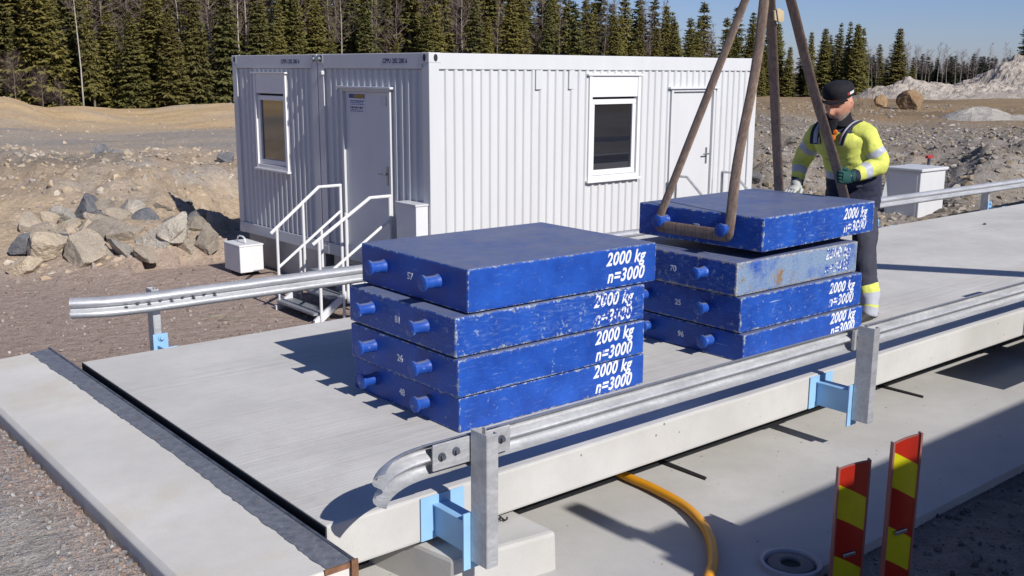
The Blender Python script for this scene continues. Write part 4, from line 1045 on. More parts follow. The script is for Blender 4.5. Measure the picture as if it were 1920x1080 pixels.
MB().lathe([(.128, -.20), (.135, .055), (.138, .07), (.122, .072), (.112, .052), (.108, -.08), (.0, -.08)], 36, (1.86, -.885, -.465)).build('pipe_wall', M_PIPE, pp, smooth=True)
M_INSERT = plain('dark_grey_insert', (.10, .10, .11), .6)
MB().lathe([(.112, .0), (.098, .016), (.052, .019), (.045, .012), (.045, .003)], 36, (1.86, -.885, -.416)).build('insert', M_INSERT, pp, smooth=True)
MB().lathe([(.0449, .004), (.0, .004)], 36, (1.86, -.885, -.416)).build('hole', M_BLACK, pp)

# ------------------------------------------------------------------ trees
def spruce_meshes(seed, sparse=1.0, rad=.17, low=.03, droop=.25, nw=34):
    rg = np.random.default_rng(seed); V = []; F = []
    def quad(p, d, side, l, w_, dn):
        # one needle spray: a pointed blade along d, hanging a little
        i = len(V); e = p+d*l; e = e+np.array([0, 0, -dn*l])
        m1 = p+d*l*.45+side*w_; m2 = p+d*l*.45-side*w_; m1 = m1+np.array([0, 0, -dn*l*.35]); m2 = m2+np.array([0, 0, -dn*l*.35])
        V.extend([p, m1, e, m2]); F.append((i, i+1, i+2, i+3))
    for k in range(nw):
        t = max(0, min(.995, (k+rg.uniform(-.3, .3))/nw)); z = low+(1-low)*t**.92
        if z > .985: continue
        R0 = rad*(1-z)**.82*(.55+.45*min(1, z/.10))*rg.uniform(.82, 1.12)+.006
        nb = int((5+7*(1-z))*sparse)+2; a0 = rg.uniform(0, 6.28)
        for j in range(nb):
            if rg.random() > .93*min(1, sparse+.1): continue
            a = a0+6.28*j/nb+rg.uniform(-.25, .25); L = R0*rg.uniform(.65, 1.22)
            dr = np.array([math.cos(a), math.sin(a), 0]); sd = np.array([-dr[1], dr[0], 0])
            up = .42*(z-.45)+rg.uniform(-.12, .12)
            ns = 3+int(7*L/rad); zz = z+rg.uniform(-.016, .016)
            for q in range(ns):
                s = (q+.6)/ns; p = dr*(L*s)+np.array([0, 0, zz+L*(up*s-droop*s*s+.18*s**3)])
                l = (.030+.030*(1-z))*rg.uniform(.7, 1.25)*(1.15-.45*s)
                for sg_ in (-1, 1):
                    d = dr*rg.uniform(.45, .9)+sd*sg_*rg.uniform(.5, 1); d = d/np.linalg.norm(d)
                    nrm = np.cross(d, [0, 0, 1]); tl = rg.uniform(-.8, .8); nrm = nrm*math.cos(tl)+np.array([0, 0, 1])*math.sin(tl)
                    quad(p, d, nrm, l, l*rg.uniform(.16, .26), rg.uniform(.1, .7))
                if rg.random() < .5:
                    d = np.array([rg.uniform(-.3, .3), rg.uniform(-.3, .3), -1.]); quad(p, d/np.linalg.norm(d), sd, l*.75, l*.2, 0)
            quad(dr*L*.92+np.array([0, 0, zz+L*(up-droop+.18)*.95]), dr, np.array([0, 0, 1.])*.5+sd*.5, .03, .006, .0)
    for q in range(10):
        p = np.array([0, 0, .93+.007*q]); a = rg.uniform(0, 6.28); quad(p, np.array([math.cos(a)*.5, math.sin(a)*.5, .8]), np.array([-math.sin(a), math.cos(a), 0]), .022, .004, 0)
    me = bpy.data.meshes.new('crown'); me.from_pydata([tuple(v) for v in V], [], F)
    tr = MB().tube([(0, 0, -.03), (0, 0, .3), (0, 0, .7), (.0, 0, 1.0)], [.0135, .0105, .005, .001], 7)
    mt = bpy.data.meshes.new('trunk'); mt.from_pydata(tr.v, [], tr.f)
    return me, mt
def leaf_mat(name, c1, c2, c3):
    m = NT(name); oi = m.n('ShaderNodeObjectInfo').outputs['Random']; v = m.coord()
    n = m.noise(m.mapping(v, (18, 18, 18)), 1, 4, .65)
    c = m.mix(m.fr(n, .35, .68), c1, c2); c = m.mix(oi, c, m.mix(.7, c, c3)); c = m.mix(1.0, c, m.ramp(oi, [(0, (.68, .72, .75)), (.3, (1.08, 1.10, .95)), (.6, (.85, .92, .9)), (1, (1.15, 1.13, 1.0))]), 'MULTIPLY')
    m.set(c, .8, 0, .15); return m.mat
M_SPR = leaf_mat('spruce_needles', (.090, .082, .026), (.195, .160, .055), (.085, .090, .038))
M_SPR2 = leaf_mat('olive_spruce_needles', (.110, .096, .028), (.205, .165, .056), (.115, .108, .036))
M_BARK = plain('grey_brown_bark', (.16, .13, .11), .9, 0, .3, 10)
M_BIRCH = NT('white_birch_bark'); v_ = M_BIRCH.coord(); n_ = M_BIRCH.noise(M_BIRCH.mapping(v_, (30, 30, 55)), 1, 4, .7)
M_BIRCH.set(M_BIRCH.mix(M_BIRCH.fr(n_, .55, .66), (.36, .33, .30), (.09, .075, .065)), .8); M_BIRCH = M_BIRCH.mat
M_TWIG = plain('bare_twigs', (.155, .115, .105), .9, 0, .25, 4)
M_BRUSH = plain('dry_brush_twigs', (.26, .15, .075), .9, 0, .4, 3)
SPR = []
for k in range(7):
    me, mt = spruce_meshes(60+k, sparse=(1.0, .9, 1.1, .85, 1., .95, .8)[k], rad=(.17, .15, .19, .14, .18, .16, .13)[k], droop=(.25, .32, .2, .36, .28, .22, .3)[k], low=(.03, .10, .02, .16, .04, .08, .2)[k], nw=(34, 28, 38, 27, 32, 36, 25)[k])
    me.materials.append(M_SPR2 if k % 2 == 0 else M_SPR); mt.materials.append(M_BARK); SPR.append((me, mt))
def bare_meshes(seed, spread=.16, start=.35, nb=34, mtrunk=None, thick=.0065):
    rg = random.Random(seed); tr = MB(); path = [Vector((0, 0, -.02))]
    for i in range(1, 9): path.append(Vector((path[-1].x+rg.uniform(-.008, .008), path[-1].y+rg.uniform(-.008, .008), i/8)))
    tr.tube(path, [thick*(1-.88*i/8) for i in range(9)], 7)
    cr = MB()
    def limb(p, d, l, r, lv):
        pts = [p]; dd = d.copy()
        for i in range(4):
            dd = (dd+Vector((rg.uniform(-.2, .2), rg.uniform(-.2, .2), rg.uniform(-.05, .22)))).normalized(); pts.append(pts[-1]+dd*l/4)
        cr.tube(pts, [r*(1-.2*i) for i in range(5)], 3, False)
        if lv < 2:
            for i in range(5 if lv == 0 else 4):
                t = rg.uniform(.25, 1); q = pts[min(4, int(t*4))]
                nd = (dd+Vector((rg.gauss(0, .6), rg.gauss(0, .6), rg.gauss(.1, .4)))).normalized(); limb(q, nd, l*rg.uniform(.35, .6), r*.55, lv+1)
    for k in range(nb):
        z = start+(1-start)*(k+rg.random())/nb*.97; i = min(7, int(z*8)); p = path[i].lerp(path[i+1], z*8-i)
        a = rg.uniform(0, 6.28); l = spread*(1.15-z*.75)*rg.uniform(.6, 1.2); el = rg.uniform(.35, 1.0)
        limb(p, Vector((math.cos(a)*math.cos(el), math.sin(a)*math.cos(el), math.sin(el))), l, .0017, 0)
    mt = bpy.data.meshes.new('trunk'); mt.from_pydata(tr.v, [], tr.f); mt.materials.append(mtrunk or M_BIRCH)
    for p in mt.polygons: p.use_smooth = True
    mc = bpy.data.meshes.new('crown'); mc.from_pydata(cr.v, [], cr.f); mc.materials.append(M_TWIG)
    return mc, mt
BIR = [bare_meshes(300+k, (.20, .17, .22, .19)[k], (.38, .5, .42, .3)[k], (30, 24, 34, 40)[k]) for k in range(4)]
BIRD = [bare_meshes(340+k, (.20, .17, .22)[k], (.12, .2, .15)[k], (46, 40, 50)[k], M_BARK, .008) for k in range(3)]
def plant(kind, meshes, px, r, top_row, widthscale, label, group, base=None, cat='tree', seed=0):
    x, y = at_r(px, r); z = H(x, y)-.1 if base is None else base
    h = z_at(px, top_row, r)-z
    t = thing(kind, (x, y, z), label, cat, group)
    rz = random.Random(seed).uniform(0, 6.28)
    for nm, me in (('crown', meshes[0]), ('trunk', meshes[1])):
        o = link(nm, me, t); o.scale = (h*widthscale, h*widthscale, h); o.rotation_euler = (.02*math.sin(seed*1.3), .02*math.cos(seed*2.1), rz)
    return t
rt_ = random.Random(17)
def edge_r(px): return float(np.interp(px, [-80, 0, 430, 900, 1400, 1620, 1780], [65, 66, 68, 84, 98, 108, 122]))
def top_py(px): return float(np.interp(px, [-80, 500, 850, 1000, 1120, 1210, 1300, 1370, 1440, 1600, 1660], [-95, -70, -50, -30, -15, 12, 30, 40, 60, 62, 95]))
LS = 'dark olive spruce among the spruces of the forest edge'
for row, (dr, step, off, dt, ws) in enumerate([(0, 44, 0, 26, 1.0), (4.5, 41, 20, 0, 1.0), (10, 39, 8, -10, 1.05), (17, 38, 25, -16, 1.1)]):
    px = -80+off
    while px < 1640:
        q = px+rt_.uniform(-20, 20); tp = top_py(q)+dt+rt_.uniform(-26, 34)
        if row == 0: tp += rt_.choice([0, 10, 45, 70]) if q < 1150 else rt_.choice([0, 0, 18, 32])
        if q > 1200 and row > 1 and rt_.random() < .45: px += step; continue
        plant('spruce', SPR[rt_.randrange(7)], q, edge_r(q)+dr+rt_.uniform(-1.6, 1.6), tp, ws*rt_.uniform(.72, 1.38), LS, 'spruces of the forest edge', seed=int(q*7+row))
        px += step*rt_.uniform(.8, 1.2)
for px, tp, r, ws, lab in [(1680, 52, 106, 1.25, 'lone tall spruce left of the bare birches on the right'), (1712, 122, 108, 1.3, 'short spruce just right of the lone tall spruce'),
                       (1587, 40, 104, .85, 'slender spruce with the tallest tip above the worker'), (1573, 42, 107, .8, 'slender spruce behind the tallest tip above the worker'), (1603, 46, 103, 1., 'broad spruce right of the two slender tips'),
                       (1542, 52, 104, 1.1, 'dark spruce left of the two slender tips')]:
    plant('spruce', SPR[1 if ws < 1 else 2], px, r, tp, ws, lab, None, seed=px)
LB = 'bare white stemmed birch standing in the forest edge'
for px, r, tp in [(152, 62.5, -120), (178, 67, -150), (345, 66, -90), (371, 67, -130), (402, 67, -120), (436, 67.5, -140), (447, 68, -150), (465, 69, -120), (642, 74, -70), (618, 75, -40), (826, 82, -60), (836, 83, -70), (858, 83, -30), (868, 84, -60), (790, 83, -50),
                  (1240, 98, 2), (1252, 99, -10), (560, 72, -80), (700, 76, -40), (1335, 104, 45), (930, 86, -30)]:
    plant('birch', BIR[rt_.randrange(4)], px, r+rt_.uniform(1.5, 4.5), tp, rt_.uniform(.7, 1.0) if px < 1200 else .95, LB, 'birches in the forest edge', seed=px)
LB3 = 'bare grey brown tree between the spruces of the forest edge'
for i in range(46):
    px = -60+i*33+rt_.uniform(-14, 14)
    if px > 1330: break
    plant('bare_tree', BIRD[rt_.randrange(3)], px, edge_r(px)+rt_.uniform(2, 9), top_py(px)+rt_.uniform(-35, 30), rt_.uniform(.9, 1.5), LB3, 'bare trees in the forest edge', seed=i+400)
LB2 = 'thin bare birch in the loose row behind the pale rock heaps'
for i in range(36):
    px = 1618+i*8.6+rt_.uniform(-6, 6)
    plant('birch', BIR[rt_.randrange(4)], px, 122+rt_.uniform(-6, 12), rt_.uniform(80, 112), rt_.uniform(.9, 1.4), LB2, 'birches behind the rock heaps', seed=i+900)
plant('pine', SPR[3], 1921, 118, 36, 1.5, 'tall dark conifer at the right edge above the tall rock heap', None, seed=77)
# far wood closing the gaps: one mass of the same trees, read as one
def far_wood(name, label, spots, mats, k0):
    V = []; F = []; M_ = []; o = 0
    for i, (px, r, tp, ws) in enumerate(spots):
        me = SPR[(i+k0) % 7][0]
        nv = len(me.vertices); co = np.empty(nv*3); me.vertices.foreach_get('co', co); co = co.reshape(-1, 3)
        f = np.empty(len(me.loops), np.int32); me.loops.foreach_get('vertex_index', f); f = f.reshape(-1, 4)
        x, y = at_r(px, r); z = H(x, y)-.3; h = z_at(px, tp, r)-z; a = i*2.4
        c, s = math.cos(a), math.sin(a)
        V.append(np.stack([x+(co[:, 0]*c-co[:, 1]*s)*h*ws, y+(co[:, 0]*s+co[:, 1]*c)*h*ws, z+co[:, 2]*h], 1)); F.append(f+o); o += nv
    V = np.concatenate(V); F = np.concatenate(F); me = bpy.data.meshes.new(name)
    me.vertices.add(len(V)); me.vertices.foreach_set('co', V.ravel()); me.loops.add(F.size); me.loops.foreach_set('vertex_index', F.ravel())
    me.polygons.add(len(F)); me.polygons.foreach_set('loop_start', (np.arange(len(F))*4).astype(np.int32)); me.update(calc_edges=True)
    me.materials.append(mats); ob = link(name, me); tag(ob, label, 'wood', kind='stuff'); return ob
M_FAR = leaf_mat('far_wood_needles', (.022, .027, .014), (.050, .048, .024), (.03, .03, .02))
far_wood('far_wood', 'dense dark wood deep behind the forest edge', [(-80+i*33+rt_.uniform(-10, 10), edge_r(-80+i*33)+24+rt_.uniform(-3, 6), top_py(-80+i*33)+rt_.uniform(-12, 26)+(0 if i < 34 else 26), 1.3) for i in range(45)], M_FAR, 0)
far_wood('far_wood', 'low dark wood on the horizon behind the bare birches', [(1600+i*9+rt_.uniform(-4, 4), 150+rt_.uniform(-5, 14), rt_.uniform(100, 118), 1.5) for i in range(46)], M_FAR, 3)
# brush
def brush(px, r, row, size, label, mat, seed):
    mc, mt = bare_meshes(seed, .55, .05, 46, mat, .012); mc.materials.clear(); mc.materials.append(mat)
    x, y = at_r(px, r); t = thing('bush', (x, y, z_at(px, row, r)-.1), label, 'bush')
    for nm, me in (('twigs', mc), ('stem', mt)):
        o = link(nm, me, t); o.scale = (size*1.1, size*1.1, size)
brush(1640, 44, 214, 1.05, 'reddish dry brush beside the boulder behind the worker', M_BRUSH, 501)
brush(1616, 44.5, 212, .8, 'dry brush close to the worker’s cap', M_BRUSH, 502)
brush(25, 60, 190, 2.4, 'bare brown bush on the sand mound at the left edge', M_TWIG, 503)
brush(75, 61, 203, 2.0, 'bare brown bush between sand mound and spruces', M_TWIG, 504)
brush(110, 62, 206, 1.6, 'small bare bush at the foot of the spruces', M_TWIG, 505)

# ------------------------------------------------------------------ the worker
def fab(name, col, rough=.85, var=.14, sc=8, bmp=.30):
    m = NT(name); v = m.coord(); n = m.noise(v, sc, 5, .6); n2 = m.noise(m.mapping(v, (1.3, 1.3, .8)), 11, 3, .5)
    m.set(m.mix(m.fr(n, .3, .7), tuple(x*(1-var) for x in col), tuple(x*(1+var) for x in col)), rough, 0, .25); m.bump(n2, bmp, .03); return m.mat
M_SKIN = fab('skin', (.50, .25, .17), .55, .12, 14, .06); M_BEARD = fab('grey_stubble', (.33, .25, .22), .8, .25, 60, .08); M_LIP = plain('lips', (.36, .13, .10), .5)
M_HIVIS = fab('hi_vis_yellow_cloth', (.60, .64, .14), sc=14, var=.2); M_NAVY = fab('navy_cloth', (.030, .034, .060)); M_SILVER = fab('silver_reflective_band', (.42, .44, .50), .45, .06)
M_TROU = fab('dark_grey_blue_cloth', (.048, .050, .072)); M_CAP = fab('black_cap_cloth', (.012, .012, .016)); M_GLOVE = fab('dark_green_glove', (.016, .065, .060), .8); M_GLOVE2 = fab('pale_worn_glove', (.42, .43, .42), .8)
M_BOOT = plain('dark_boot_leather', (.028, .026, .026), .6, 0, .2, 12); M_EYE = plain('eye', (.03, .025, .02), .25); M_ORG = plain('orange_plastic', (.72, .17, .02), .4)
man = thing('person', (5.15, 1.0, 0), 'worker in yellow hi-vis jacket and black cap steadying the hanging weight by its sling', 'person')
def spline(P, n):
    # P: list of (pos, (r1, r2)); returns evenly resampled path and radii
    pts = crs([p for p, _ in P], 12); ra = crs([Vector((a, b, 0)) for _, (a, b) in P], 12)
    d = [0]
    for a, b in zip(pts, pts[1:]): d.append(d[-1]+(b-a).length)
    out = []; rr_ = []
    for i in range(n):
        t = d[-1]*i/(n-1); k = max(0, min(len(d)-2, next((j for j in range(len(d)-1) if d[j+1] >= t), len(d)-2)))
        f = (t-d[k])/max(1e-9, d[k+1]-d[k]); out.append(pts[k].lerp(pts[k+1], f)); q = ra[k].lerp(ra[k+1], f); rr_.append((q.x, q.y))
    return out, rr_
def fold(b, start, amp, freq, seed):
    for i in range(start, len(b.v)):
        p = Vector(b.v[i]); b.v[i] = tuple(p+noise.noise_vector(p*freq+Vector((seed, seed, 0)))*amp+noise.noise_vector(Vector((p.x, p.y, p.z*2.2))*freq*2.3)*amp*.5)
def creases(b, start, amp, seed, zs=.45):
    for i in range(start, len(b.v)):
        p = Vector(b.v[i]); q = Vector((p.x*15, p.y*15, p.z*15*zs)); n = 1-abs(noise.noise(q+Vector((seed*3.1, seed, 0))))*2
        b.v[i] = tuple(p+noise.noise_vector(q*.5+Vector((0, seed, seed)))*amp*(.4+n*n))
HIP = Vector((5.20, 1.02, .93)); NECK = Vector((5.00, 1.06, 1.435)); HEADC = Vector((4.950, 1.030, 1.545))
SHL, SHR = Vector((5.055, .875, 1.345)), Vector((5.045, 1.235, 1.340))
GB = Matrix.Translation((HX+LW/2, HY+WW/2, 0)) @ Matrix.Rotation(HRZ, 4, 'Z') @ Vector((LW/2+.046, -.280, HZ+HW/2))
strapdir = (TOP+Vector((.03, -.03, 0))-GB).normalized()
SHIFT = Vector((-.27, -.17, 0))
gp = GB-SHIFT+strapdir*((1.045-HZ-HW/2)/strapdir.z)
ELL = Vector((5.115, .775, 1.13)); WRL = gp+Vector((.098, -.060, .008))
ELR, WRR = Vector((5.055, 1.375, 1.135)), Vector((4.985, 1.36, .965))
HIPL, KNL, ANL = Vector((5.19, .92, .90)), Vector((5.05, .80, .50)), Vector((5.045, .73, .09))
HIPR, KNR, ANR = Vector((5.20, 1.12, .90)), Vector((5.12, 1.16, .50)), Vector((5.24, 1.18, .09))
# body: one continuous surface (trunk, limbs and head fused)
def head_verts():
    b = MB(); nu, nv = 56, 44; vs = []
    g = lambda x, m_, s: math.exp(-((x-m_)/s)**2)
    for j in range(nv+1):
        e = -math.pi/2+math.pi*j/nv
        for i in range(nu):
            a = 2*math.pi*i/nu-math.pi       # a = 0 looks forward (-x)
            cx, cyy, cz_ = math.cos(e)*math.cos(a), math.cos(e)*math.sin(a), math.sin(e)
            x, y, z = cx*.098, cyy*.077, cz_*.118
            fw = max(0, math.cos(a))**1.5*max(0, math.cos(e))
            if z < 0: k = -z/.118; y *= 1-.30*k; x *= 1-.12*k*(1 if cx > 0 else 1.8); 
            u = math.sin(a)*math.cos(e)*.077*1.0
            x += fw*(.030*g(u, 0, .013)*g(z, -.022, .020)+.016*g(u, 0, .011)*g(z, .005, .022)            # nose and its bridge
                  + .008*g(z, .030, .012) - .012*(g(u, .032, .014)+g(u, -.032, .014))*g(z, .010, .012)    # brow, eye sockets
                  + .007*(g(u, .040, .018)+g(u, -.040, .018))*g(z, -.018, .018)                           # cheeks
                  + .007*g(u, 0, .022)*g(z, -.060, .007)+.006*g(u, 0, .020)*g(z, -.074, .007)-.003*g(u, 0, .022)*g(z, -.067, .003)
                  + .012*g(u, 0, .024)*g(z, -.100, .014))
            vs.append((x, y, z))
    fs = [(j*nu+i, j*nu+(i+1) % nu, (j+1)*nu+(i+1) % nu, (j+1)*nu+i) for j in range(nv) for i in range(nu)]
    b.add(vs, fs)
    for s in (-1, 1):      # ears
        b.tube([(-.002, s*.068, -.030), (-.008, s*.075, -.014), (-.014, s*.079, .008), (-.008, s*.078, .020), (.006, s*.072, .018)], [.007, .009, .010, .008, .006], 8)
    return b
HM = Matrix.Translation(HEADC) @ Matrix.Scale(1.19, 4) @ Matrix.Rotation(R(188), 4, 'Z') @ Matrix.Rotation(R(18), 4, 'Y')
hb = head_verts()
body = MB(); body.add([HM @ Vector(v) for v in hb.v], hb.f)
body.tube([NECK+Vector((.03, 0, -.08)), NECK+Vector((.01, 0, 0)), HEADC+Vector((.02, 0, -.03))], [.070, .060, .058], 20)
pts, ra = spline([(HIP+Vector((0, 0, -.06)), (.080, .110)), (HIP+Vector((0, 0, .05)), (.09, .12)), ((HIP+NECK)/2+Vector((.02, 0, 0)), (.09, .125)), (NECK+Vector((.06, 0, -.16)), (.085, .14)), (NECK+Vector((.03, 0, -.05)), (.06, .085))], 18)
body.tube(pts, ra, 24, True, up=(1, 0, 0))
for s, e, w_ in ((SHL, ELL, WRL), (SHR, ELR, WRR)):
    d = ((w_-e).normalized() if s.y > 1.1 else Vector((-1, .12, 0)).normalized())
    body.tube([s+Vector((.01, (1.0-s.y)*.25, 0)), s, (s+e)/2, e, (e+w_)/2, w_, w_+d*.04, w_+d*.065], [.055, .058, .048, .042, .038, .026, .022, .016], 14)
for h, k, a in ((HIPL, KNL, ANL), (HIPR, KNR, ANR)):
    body.tube([h+Vector((0, 0, .03)), h, (h+k)/2, k, (k*2+a)/3, a, a+Vector((0, 0, -.05))], [.058, .062, .062, .055, .054, .042, .042], 16)
    body.tube([a+Vector((.04, 0, -.045)), a+Vector((-.05, 0, -.045)), a+Vector((-.15, 0, -.062))], [.036, .040, .022], 12)
bo = body.build('body', [M_SKIN, M_BEARD, M_LIP, M_EYE], None)
md = bo.modifiers.new('fuse', 'REMESH'); md.mode = 'VOXEL'; md.voxel_size = .0058
bpy.context.view_layer.update()
me = bpy.data.meshes.new_from_object(bo.evaluated_get(bpy.context.evaluated_depsgraph_get())); bo.modifiers.clear(); bo.data = me
me.materials.clear()
for q in (M_SKIN, M_BEARD, M_LIP, M_EYE): me.materials.append(q)
HI = HM.inverted()
for p in me.polygons:
    c = HI @ p.center; p.use_smooth = True; p.material_index = 0
    if abs(c.y) < .10 and -.13 < c.z < .12:
        if c.x > .055 and abs(c.z+.067) < .0075 and abs(c.y) < .022: p.material_index = 2
        elif c.x > .06 and abs(c.z-.010) < .0045 and abs(abs(c.y)-.031) < .008: p.material_index = 3
        elif c.x > -.01 and c.z < -.045: p.material_index = 1
bo.parent = man; bo.location = -man.location
# jacket: trunk and both sleeves
j = MB(); mats = [M_HIVIS, M_SILVER, M_NAVY]
def torso_mi(n, zs):
    def f(i):
        z = zs[i]
        return 2 if z < 1.03 else 1 if z < 1.09 else 0 if z < 1.345 else 2
    return f
T = [(HIP+Vector((.0, 0, -.13)), (.165, .205)), (HIP+Vector((0, 0, .0)), (.168, .210)), (HIP+Vector((-.03, 0, .14)), (.172, .212)), (HIP+Vector((-.08, .01, .30)), (.172, .215)), (NECK+Vector((.045, 0, -.13)), (.150, .210)), (NECK+Vector((.035, 0, -.055)), (.110, .155)), (NECK+Vector((.015, 0, .0)), (.078, .082)), (NECK+Vector((.0, 0, .035)), (.072, .074))]
pts, ra = spline(T, 64); zs = [p.z for p in pts]
j.tube(pts, ra, 64, True, torso_mi(64, zs), up=(1, 0, 0)); fold(j, 0, .012, 7, 2); creases(j, 0, .016, 3)
def sleeve(s, e, w_, yside):
    d = (w_-e).normalized(); k0 = len(j.v)
    P = [(s+Vector((.0, yside*-.05, .01)), (.080, .082)), (s+Vector((0, yside*.015, -.02)), (.078, .076)), ((s+e)/2+Vector((0, yside*.008, 0)), (.074, .070)), (e, (.071, .067)), ((e+w_)/2, (.063, .060)), (w_-d*.02, (.052, .050)), (w_+d*.02, (.043, .042))]
    P = [(q, (r1*.97, r2*.97)) for q, (r1, r2) in P]; p, r_ = spline(P, 56)
    def mi(i):
        t = i/55
        return 1 if .34 < t < .43 or .74 < t < .83 else 2 if t > .925 else 0
    j.tube(p, r_, 28, True, mi); fold(j, k0, .009, 9, 5+yside); creases(j, k0, .010, 7+yside, 1.6)
sleeve(SHL, ELL, WRL, -1); sleeve(SHR, ELR, WRR, 1)
jo = j.build('jacket', mats, None, smooth=80); jo.parent = man; jo.location = -man.location
# shoulder yoke strips: navy cap with a silver stripe over each shoulder, silver braces on the chest
for s in (-1, 1):
    y = MB()
    for mi, w0, dz in ((0, .040, .0), (1, .019, .004)):
        P = [Vector((4.885, 1.055+s*.105, 1.26)), Vector((4.905, 1.055+s*.115, 1.335)), Vector((4.97, 1.055+s*.125, 1.392)), Vector((5.05, 1.055+s*.13, 1.412)), Vector((5.13, 1.055+s*.125, 1.37))]
        y.tube(crs([p+Vector((0, 0, dz)) for p in P], 6), [(.012+dz, w0)]*25, 10, True, mi, up=(0, 0, 1))
    yo = y.build('shoulder_yoke', [M_NAVY, M_SILVER], None, smooth=60); yo.parent = jo
c = MB(); pts, ra = spline([(NECK+Vector((.01, 0, -.035)), (.100, .108)), (NECK+Vector((.004, 0, .01)), (.092, .094)), (NECK+Vector((.0, 0, .045)), (.084, .088))], 12)
c.tube(pts, ra, 30, False, 0, up=(1, 0, 0)); c.tube([Vector((4.90, 1.05, 1.435)), Vector((4.870, 1.045, 1.38)), Vector((4.868, 1.04, 1.30)), Vector((4.905, 1.04, 1.22))], [(.02, .060), (.022, .062), (.016, .035), (.010, .010)], 12, True, 0, up=(1, 0, 0))
fold(c, 0, .006, 14, 4)
q = c.build('collar', M_CAP, None, smooth=70); q.parent = jo
for yy, zz in ((.92, .97),):
    xx = 4.885 if zz > 1 else 5.03
    pf = MB().box(xx-.035, xx+.04, yy-.055, yy+.055, zz-.012, zz+.028).build('pocket_flap', M_NAVY if zz < 1 else M_HIVIS, None, bevel=.01); pf.parent = jo
# chest pocket, badge and orange ear defenders
q = MB().tube([Vector((4.862, 1.005, 1.312)), Vector((4.838, .995, 1.312))], .024, 12).tube([Vector((4.865, .985, 1.355)), Vector((4.845, .975, 1.35))], .017, 12).build('ear_defender', M_ORG, None, bevel=.004, smooth=50); q.parent = man; q.location = -man.location
# trousers
t_ = MB()
def leg(h, k, a, yside):
    k0 = len(t_.v)
    P = [(h+Vector((0, -yside*.01, .06)), (.125, .115)), (h+Vector((0, 0, -.10)), (.108, .102)), ((h+k)/2, (.098, .092)), (k, (.084, .080)), (k*.55+a*.45, (.086, .078)), (a+Vector((.0, 0, .10)), (.080, .075)), (a+Vector((-.01, 0, -.04)), (.078, .072))]
    p, r_ = spline(P, 60)
    def mi(i):
        z = p[i].z
        return 1 if .225 < z < .262 or .125 < z < .148 else 2 if .065 < z < .225 else 0
    t_.tube(p, r_, 28, True, mi, up=(1, 0, 0)); fold(t_, k0, .012, 8, 9+yside)
leg(HIPL, KNL, ANL, -1); leg(HIPR, KNR, ANR, 1)
to = t_.build('trousers', [M_TROU, M_HIVIS, M_SILVER], None, smooth=80); to.parent = man; to.location = -man.location
for a in (ANL, ANR):
    k = MB(); pts, ra = spline([(a+Vector((.075, 0, -.05)), (.036, .040)), (a+Vector((.02, 0, -.035)), (.052, .050)), (a+Vector((-.06, 0, -.045)), (.042, .050)), (a+Vector((-.15, 0, -.060)), (.028, .050)), (a+Vector((-.20, 0, -.068)), (.016, .030))], 20)
    k.tube(pts, ra, 18, True, 0, up=(0, 0, 1))
    for i, v in enumerate(k.v):
        if v[2] < .004: k.v[i] = (v[0], v[1], .004)
    q = k.build('boot', M_BOOT, None, smooth=60); q.parent = man; q.location = -man.location
# cap
cp = MB(); nu = 40; prof = [(-.002, 1.03), (.018, 1.045), (.045, 1.04), (.068, 1.0), (.086, .90), (.099, .72), (.107, .45), (.110, .0)]
vs = []
for z, k in prof:
    for i in range(nu):
        a = 2*math.pi*i/nu; vs.append(HM @ Vector((math.cos(a)*.104*k-.004, math.sin(a)*.086*k, z*.76+.055+.006*math.cos(a))))
cp.add(vs, [(j_*nu+i, j_*nu+(i+1) % nu, (j_+1)*nu+(i+1) % nu, (j_+1)*nu+i) for j_ in range(len(prof)-1) for i in range(nu)])
vs = []
for i in range(15):
    a = R(-62+124*i/14)
    for k, dz in ((1.0, .0), (1.22-.09*abs(a), -.004)): vs.append(HM @ Vector((math.cos(a)*.104*k, math.sin(a)*.088*min(k, 1.12), .050+dz)))
    for k, dz in ((1.22-.09*abs(a), -.009), (1.0, -.006)): vs.append(HM @ Vector((math.cos(a)*.104*k, math.sin(a)*.088*min(k, 1.12), .050+dz)))
cp.add(vs, [(4*i+k, 4*i+(k+1) % 4, 4*i+4+(k+1) % 4, 4*i+4+k) for i in range(14) for k in range(4)])
co_ = cp.build('cap', M_CAP, None, smooth=50); co_.parent = man; co_.location = -man.location
lg = MB(); 
for i, (a0, a1, mi) in enumerate([(R(64), R(72), 1), (R(74), R(98), 0)]):
    for s in range(6):
        b0, b1 = a0+(a1-a0)*s/6, a0+(a1-a0)*(s+1)/6
        lg.add([HM @ Vector((math.cos(b)*.110-.004, math.sin(b)*.0915, z)) for b, z in ((b0, .070), (b1, .070), (b1, .086), (b0, .086))], [(0, 1, 2, 3)], mi)
M_WLOGO = plain('white_badge', (.7, .7, .7), .6)
q = lg.build('badge', [M_WLOGO, M_REDP], None); q.parent = co_
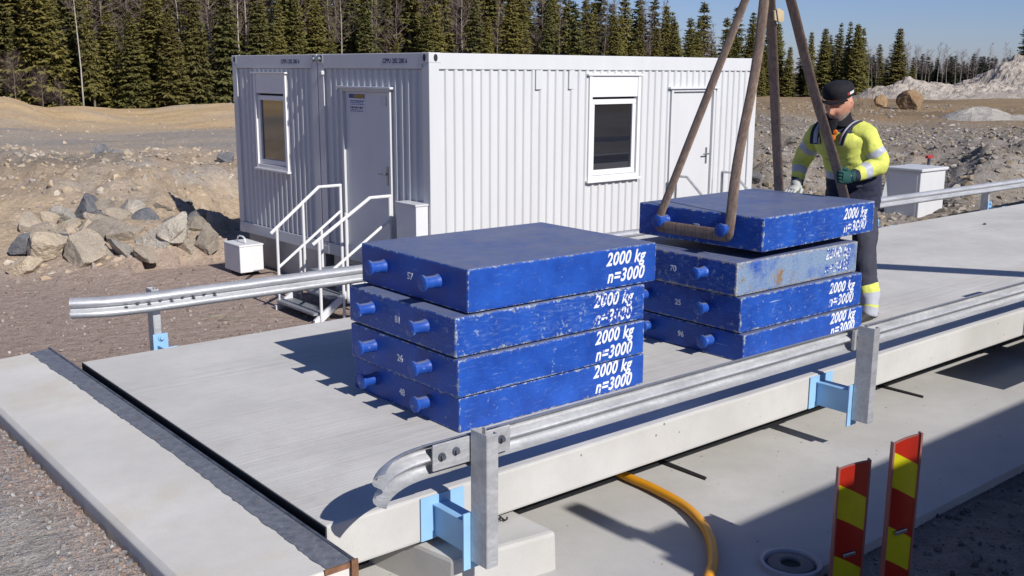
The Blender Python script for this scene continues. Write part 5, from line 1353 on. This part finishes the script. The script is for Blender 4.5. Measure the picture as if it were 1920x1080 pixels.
# gloves with five fingers each
def glove(name, palm, fdir, up, side, grip, mat, thumb_sign):
    # palm: centre, fdir: where the fingers point, up: back of the hand, side: across the palm (towards the thumb)
    b = MB(); fdir = fdir.normalized(); up = (up-fdir*up.dot(fdir)).normalized(); side = fdir.cross(up).normalized()*thumb_sign
    b.tube([palm-fdir*.065, palm-fdir*.03, palm+fdir*.01, palm+fdir*.042], [(.026, .036), (.024, .044), (.022, .046), (.017, .042)], 16, True, 0, up=up)
    for i, (o, l) in enumerate(((.034, .080), (.012, .090), (-.011, .084), (-.033, .066))):
        p = palm+fdir*.035+side*o; d = fdir.copy(); path = [p-fdir*.012, p]; ax = side*thumb_sign
        for sg_ in range(5):
            d = (Matrix.Rotation(-grip/5*(1+.08*i), 3, ax) @ d if thumb_sign > 0 else Matrix.Rotation(-grip/5*(1+.08*i), 3, ax) @ d)
            path.append(path[-1]+d*l/5)
        b.tube(path, [.0125, .0125, .0125, .012, .0115, .011, .008], 10)
    p = palm-fdir*.03+side*.036; d = (fdir*.6+side*.75-up*.25).normalized(); path = [p, p+d*.028]; d2 = (fdir*.9+side*.1-up*.55*min(1, grip)).normalized(); path += [path[-1]+d2*.026, path[-1]+d2*.048]
    b.tube(path, [.016, .0145, .0125, .009], 10)
    return b
gl = glove('glove', gp+Vector((.012, -.045, .0)), Vector((-1, .12, .12)), Vector((.1, -1, .0)), None, R(215), M_GLOVE, 1)
gl.tube([WRL-(WRL-ELL).normalized()*.01, WRL+(WRL-ELL).normalized()*.02, gp+Vector((.055, -.047, .0))], [.044, .043, .036], 14)
q = gl.build('glove', M_GLOVE, None, smooth=60); q.parent = man; q.location = -man.location; q['label'] = 'dark green glove closed round the sling'
hp_ = Vector((4.90, 1.33, .915))
gl = glove('glove', hp_, Vector((-1, -.15, -.22)), Vector((0, 0, 1)), None, R(50), M_GLOVE2, -1)
gl.tube([WRR, WRR+(hp_-WRR)*.4, hp_+Vector((.05, .01, .01))], [.040, .040, .032], 14)
q = gl.build('glove', M_GLOVE2, None, smooth=60); q.parent = man; q.location = -man.location; q['label'] = 'pale glove resting beside the weight'

man.location = man.location+SHIFT
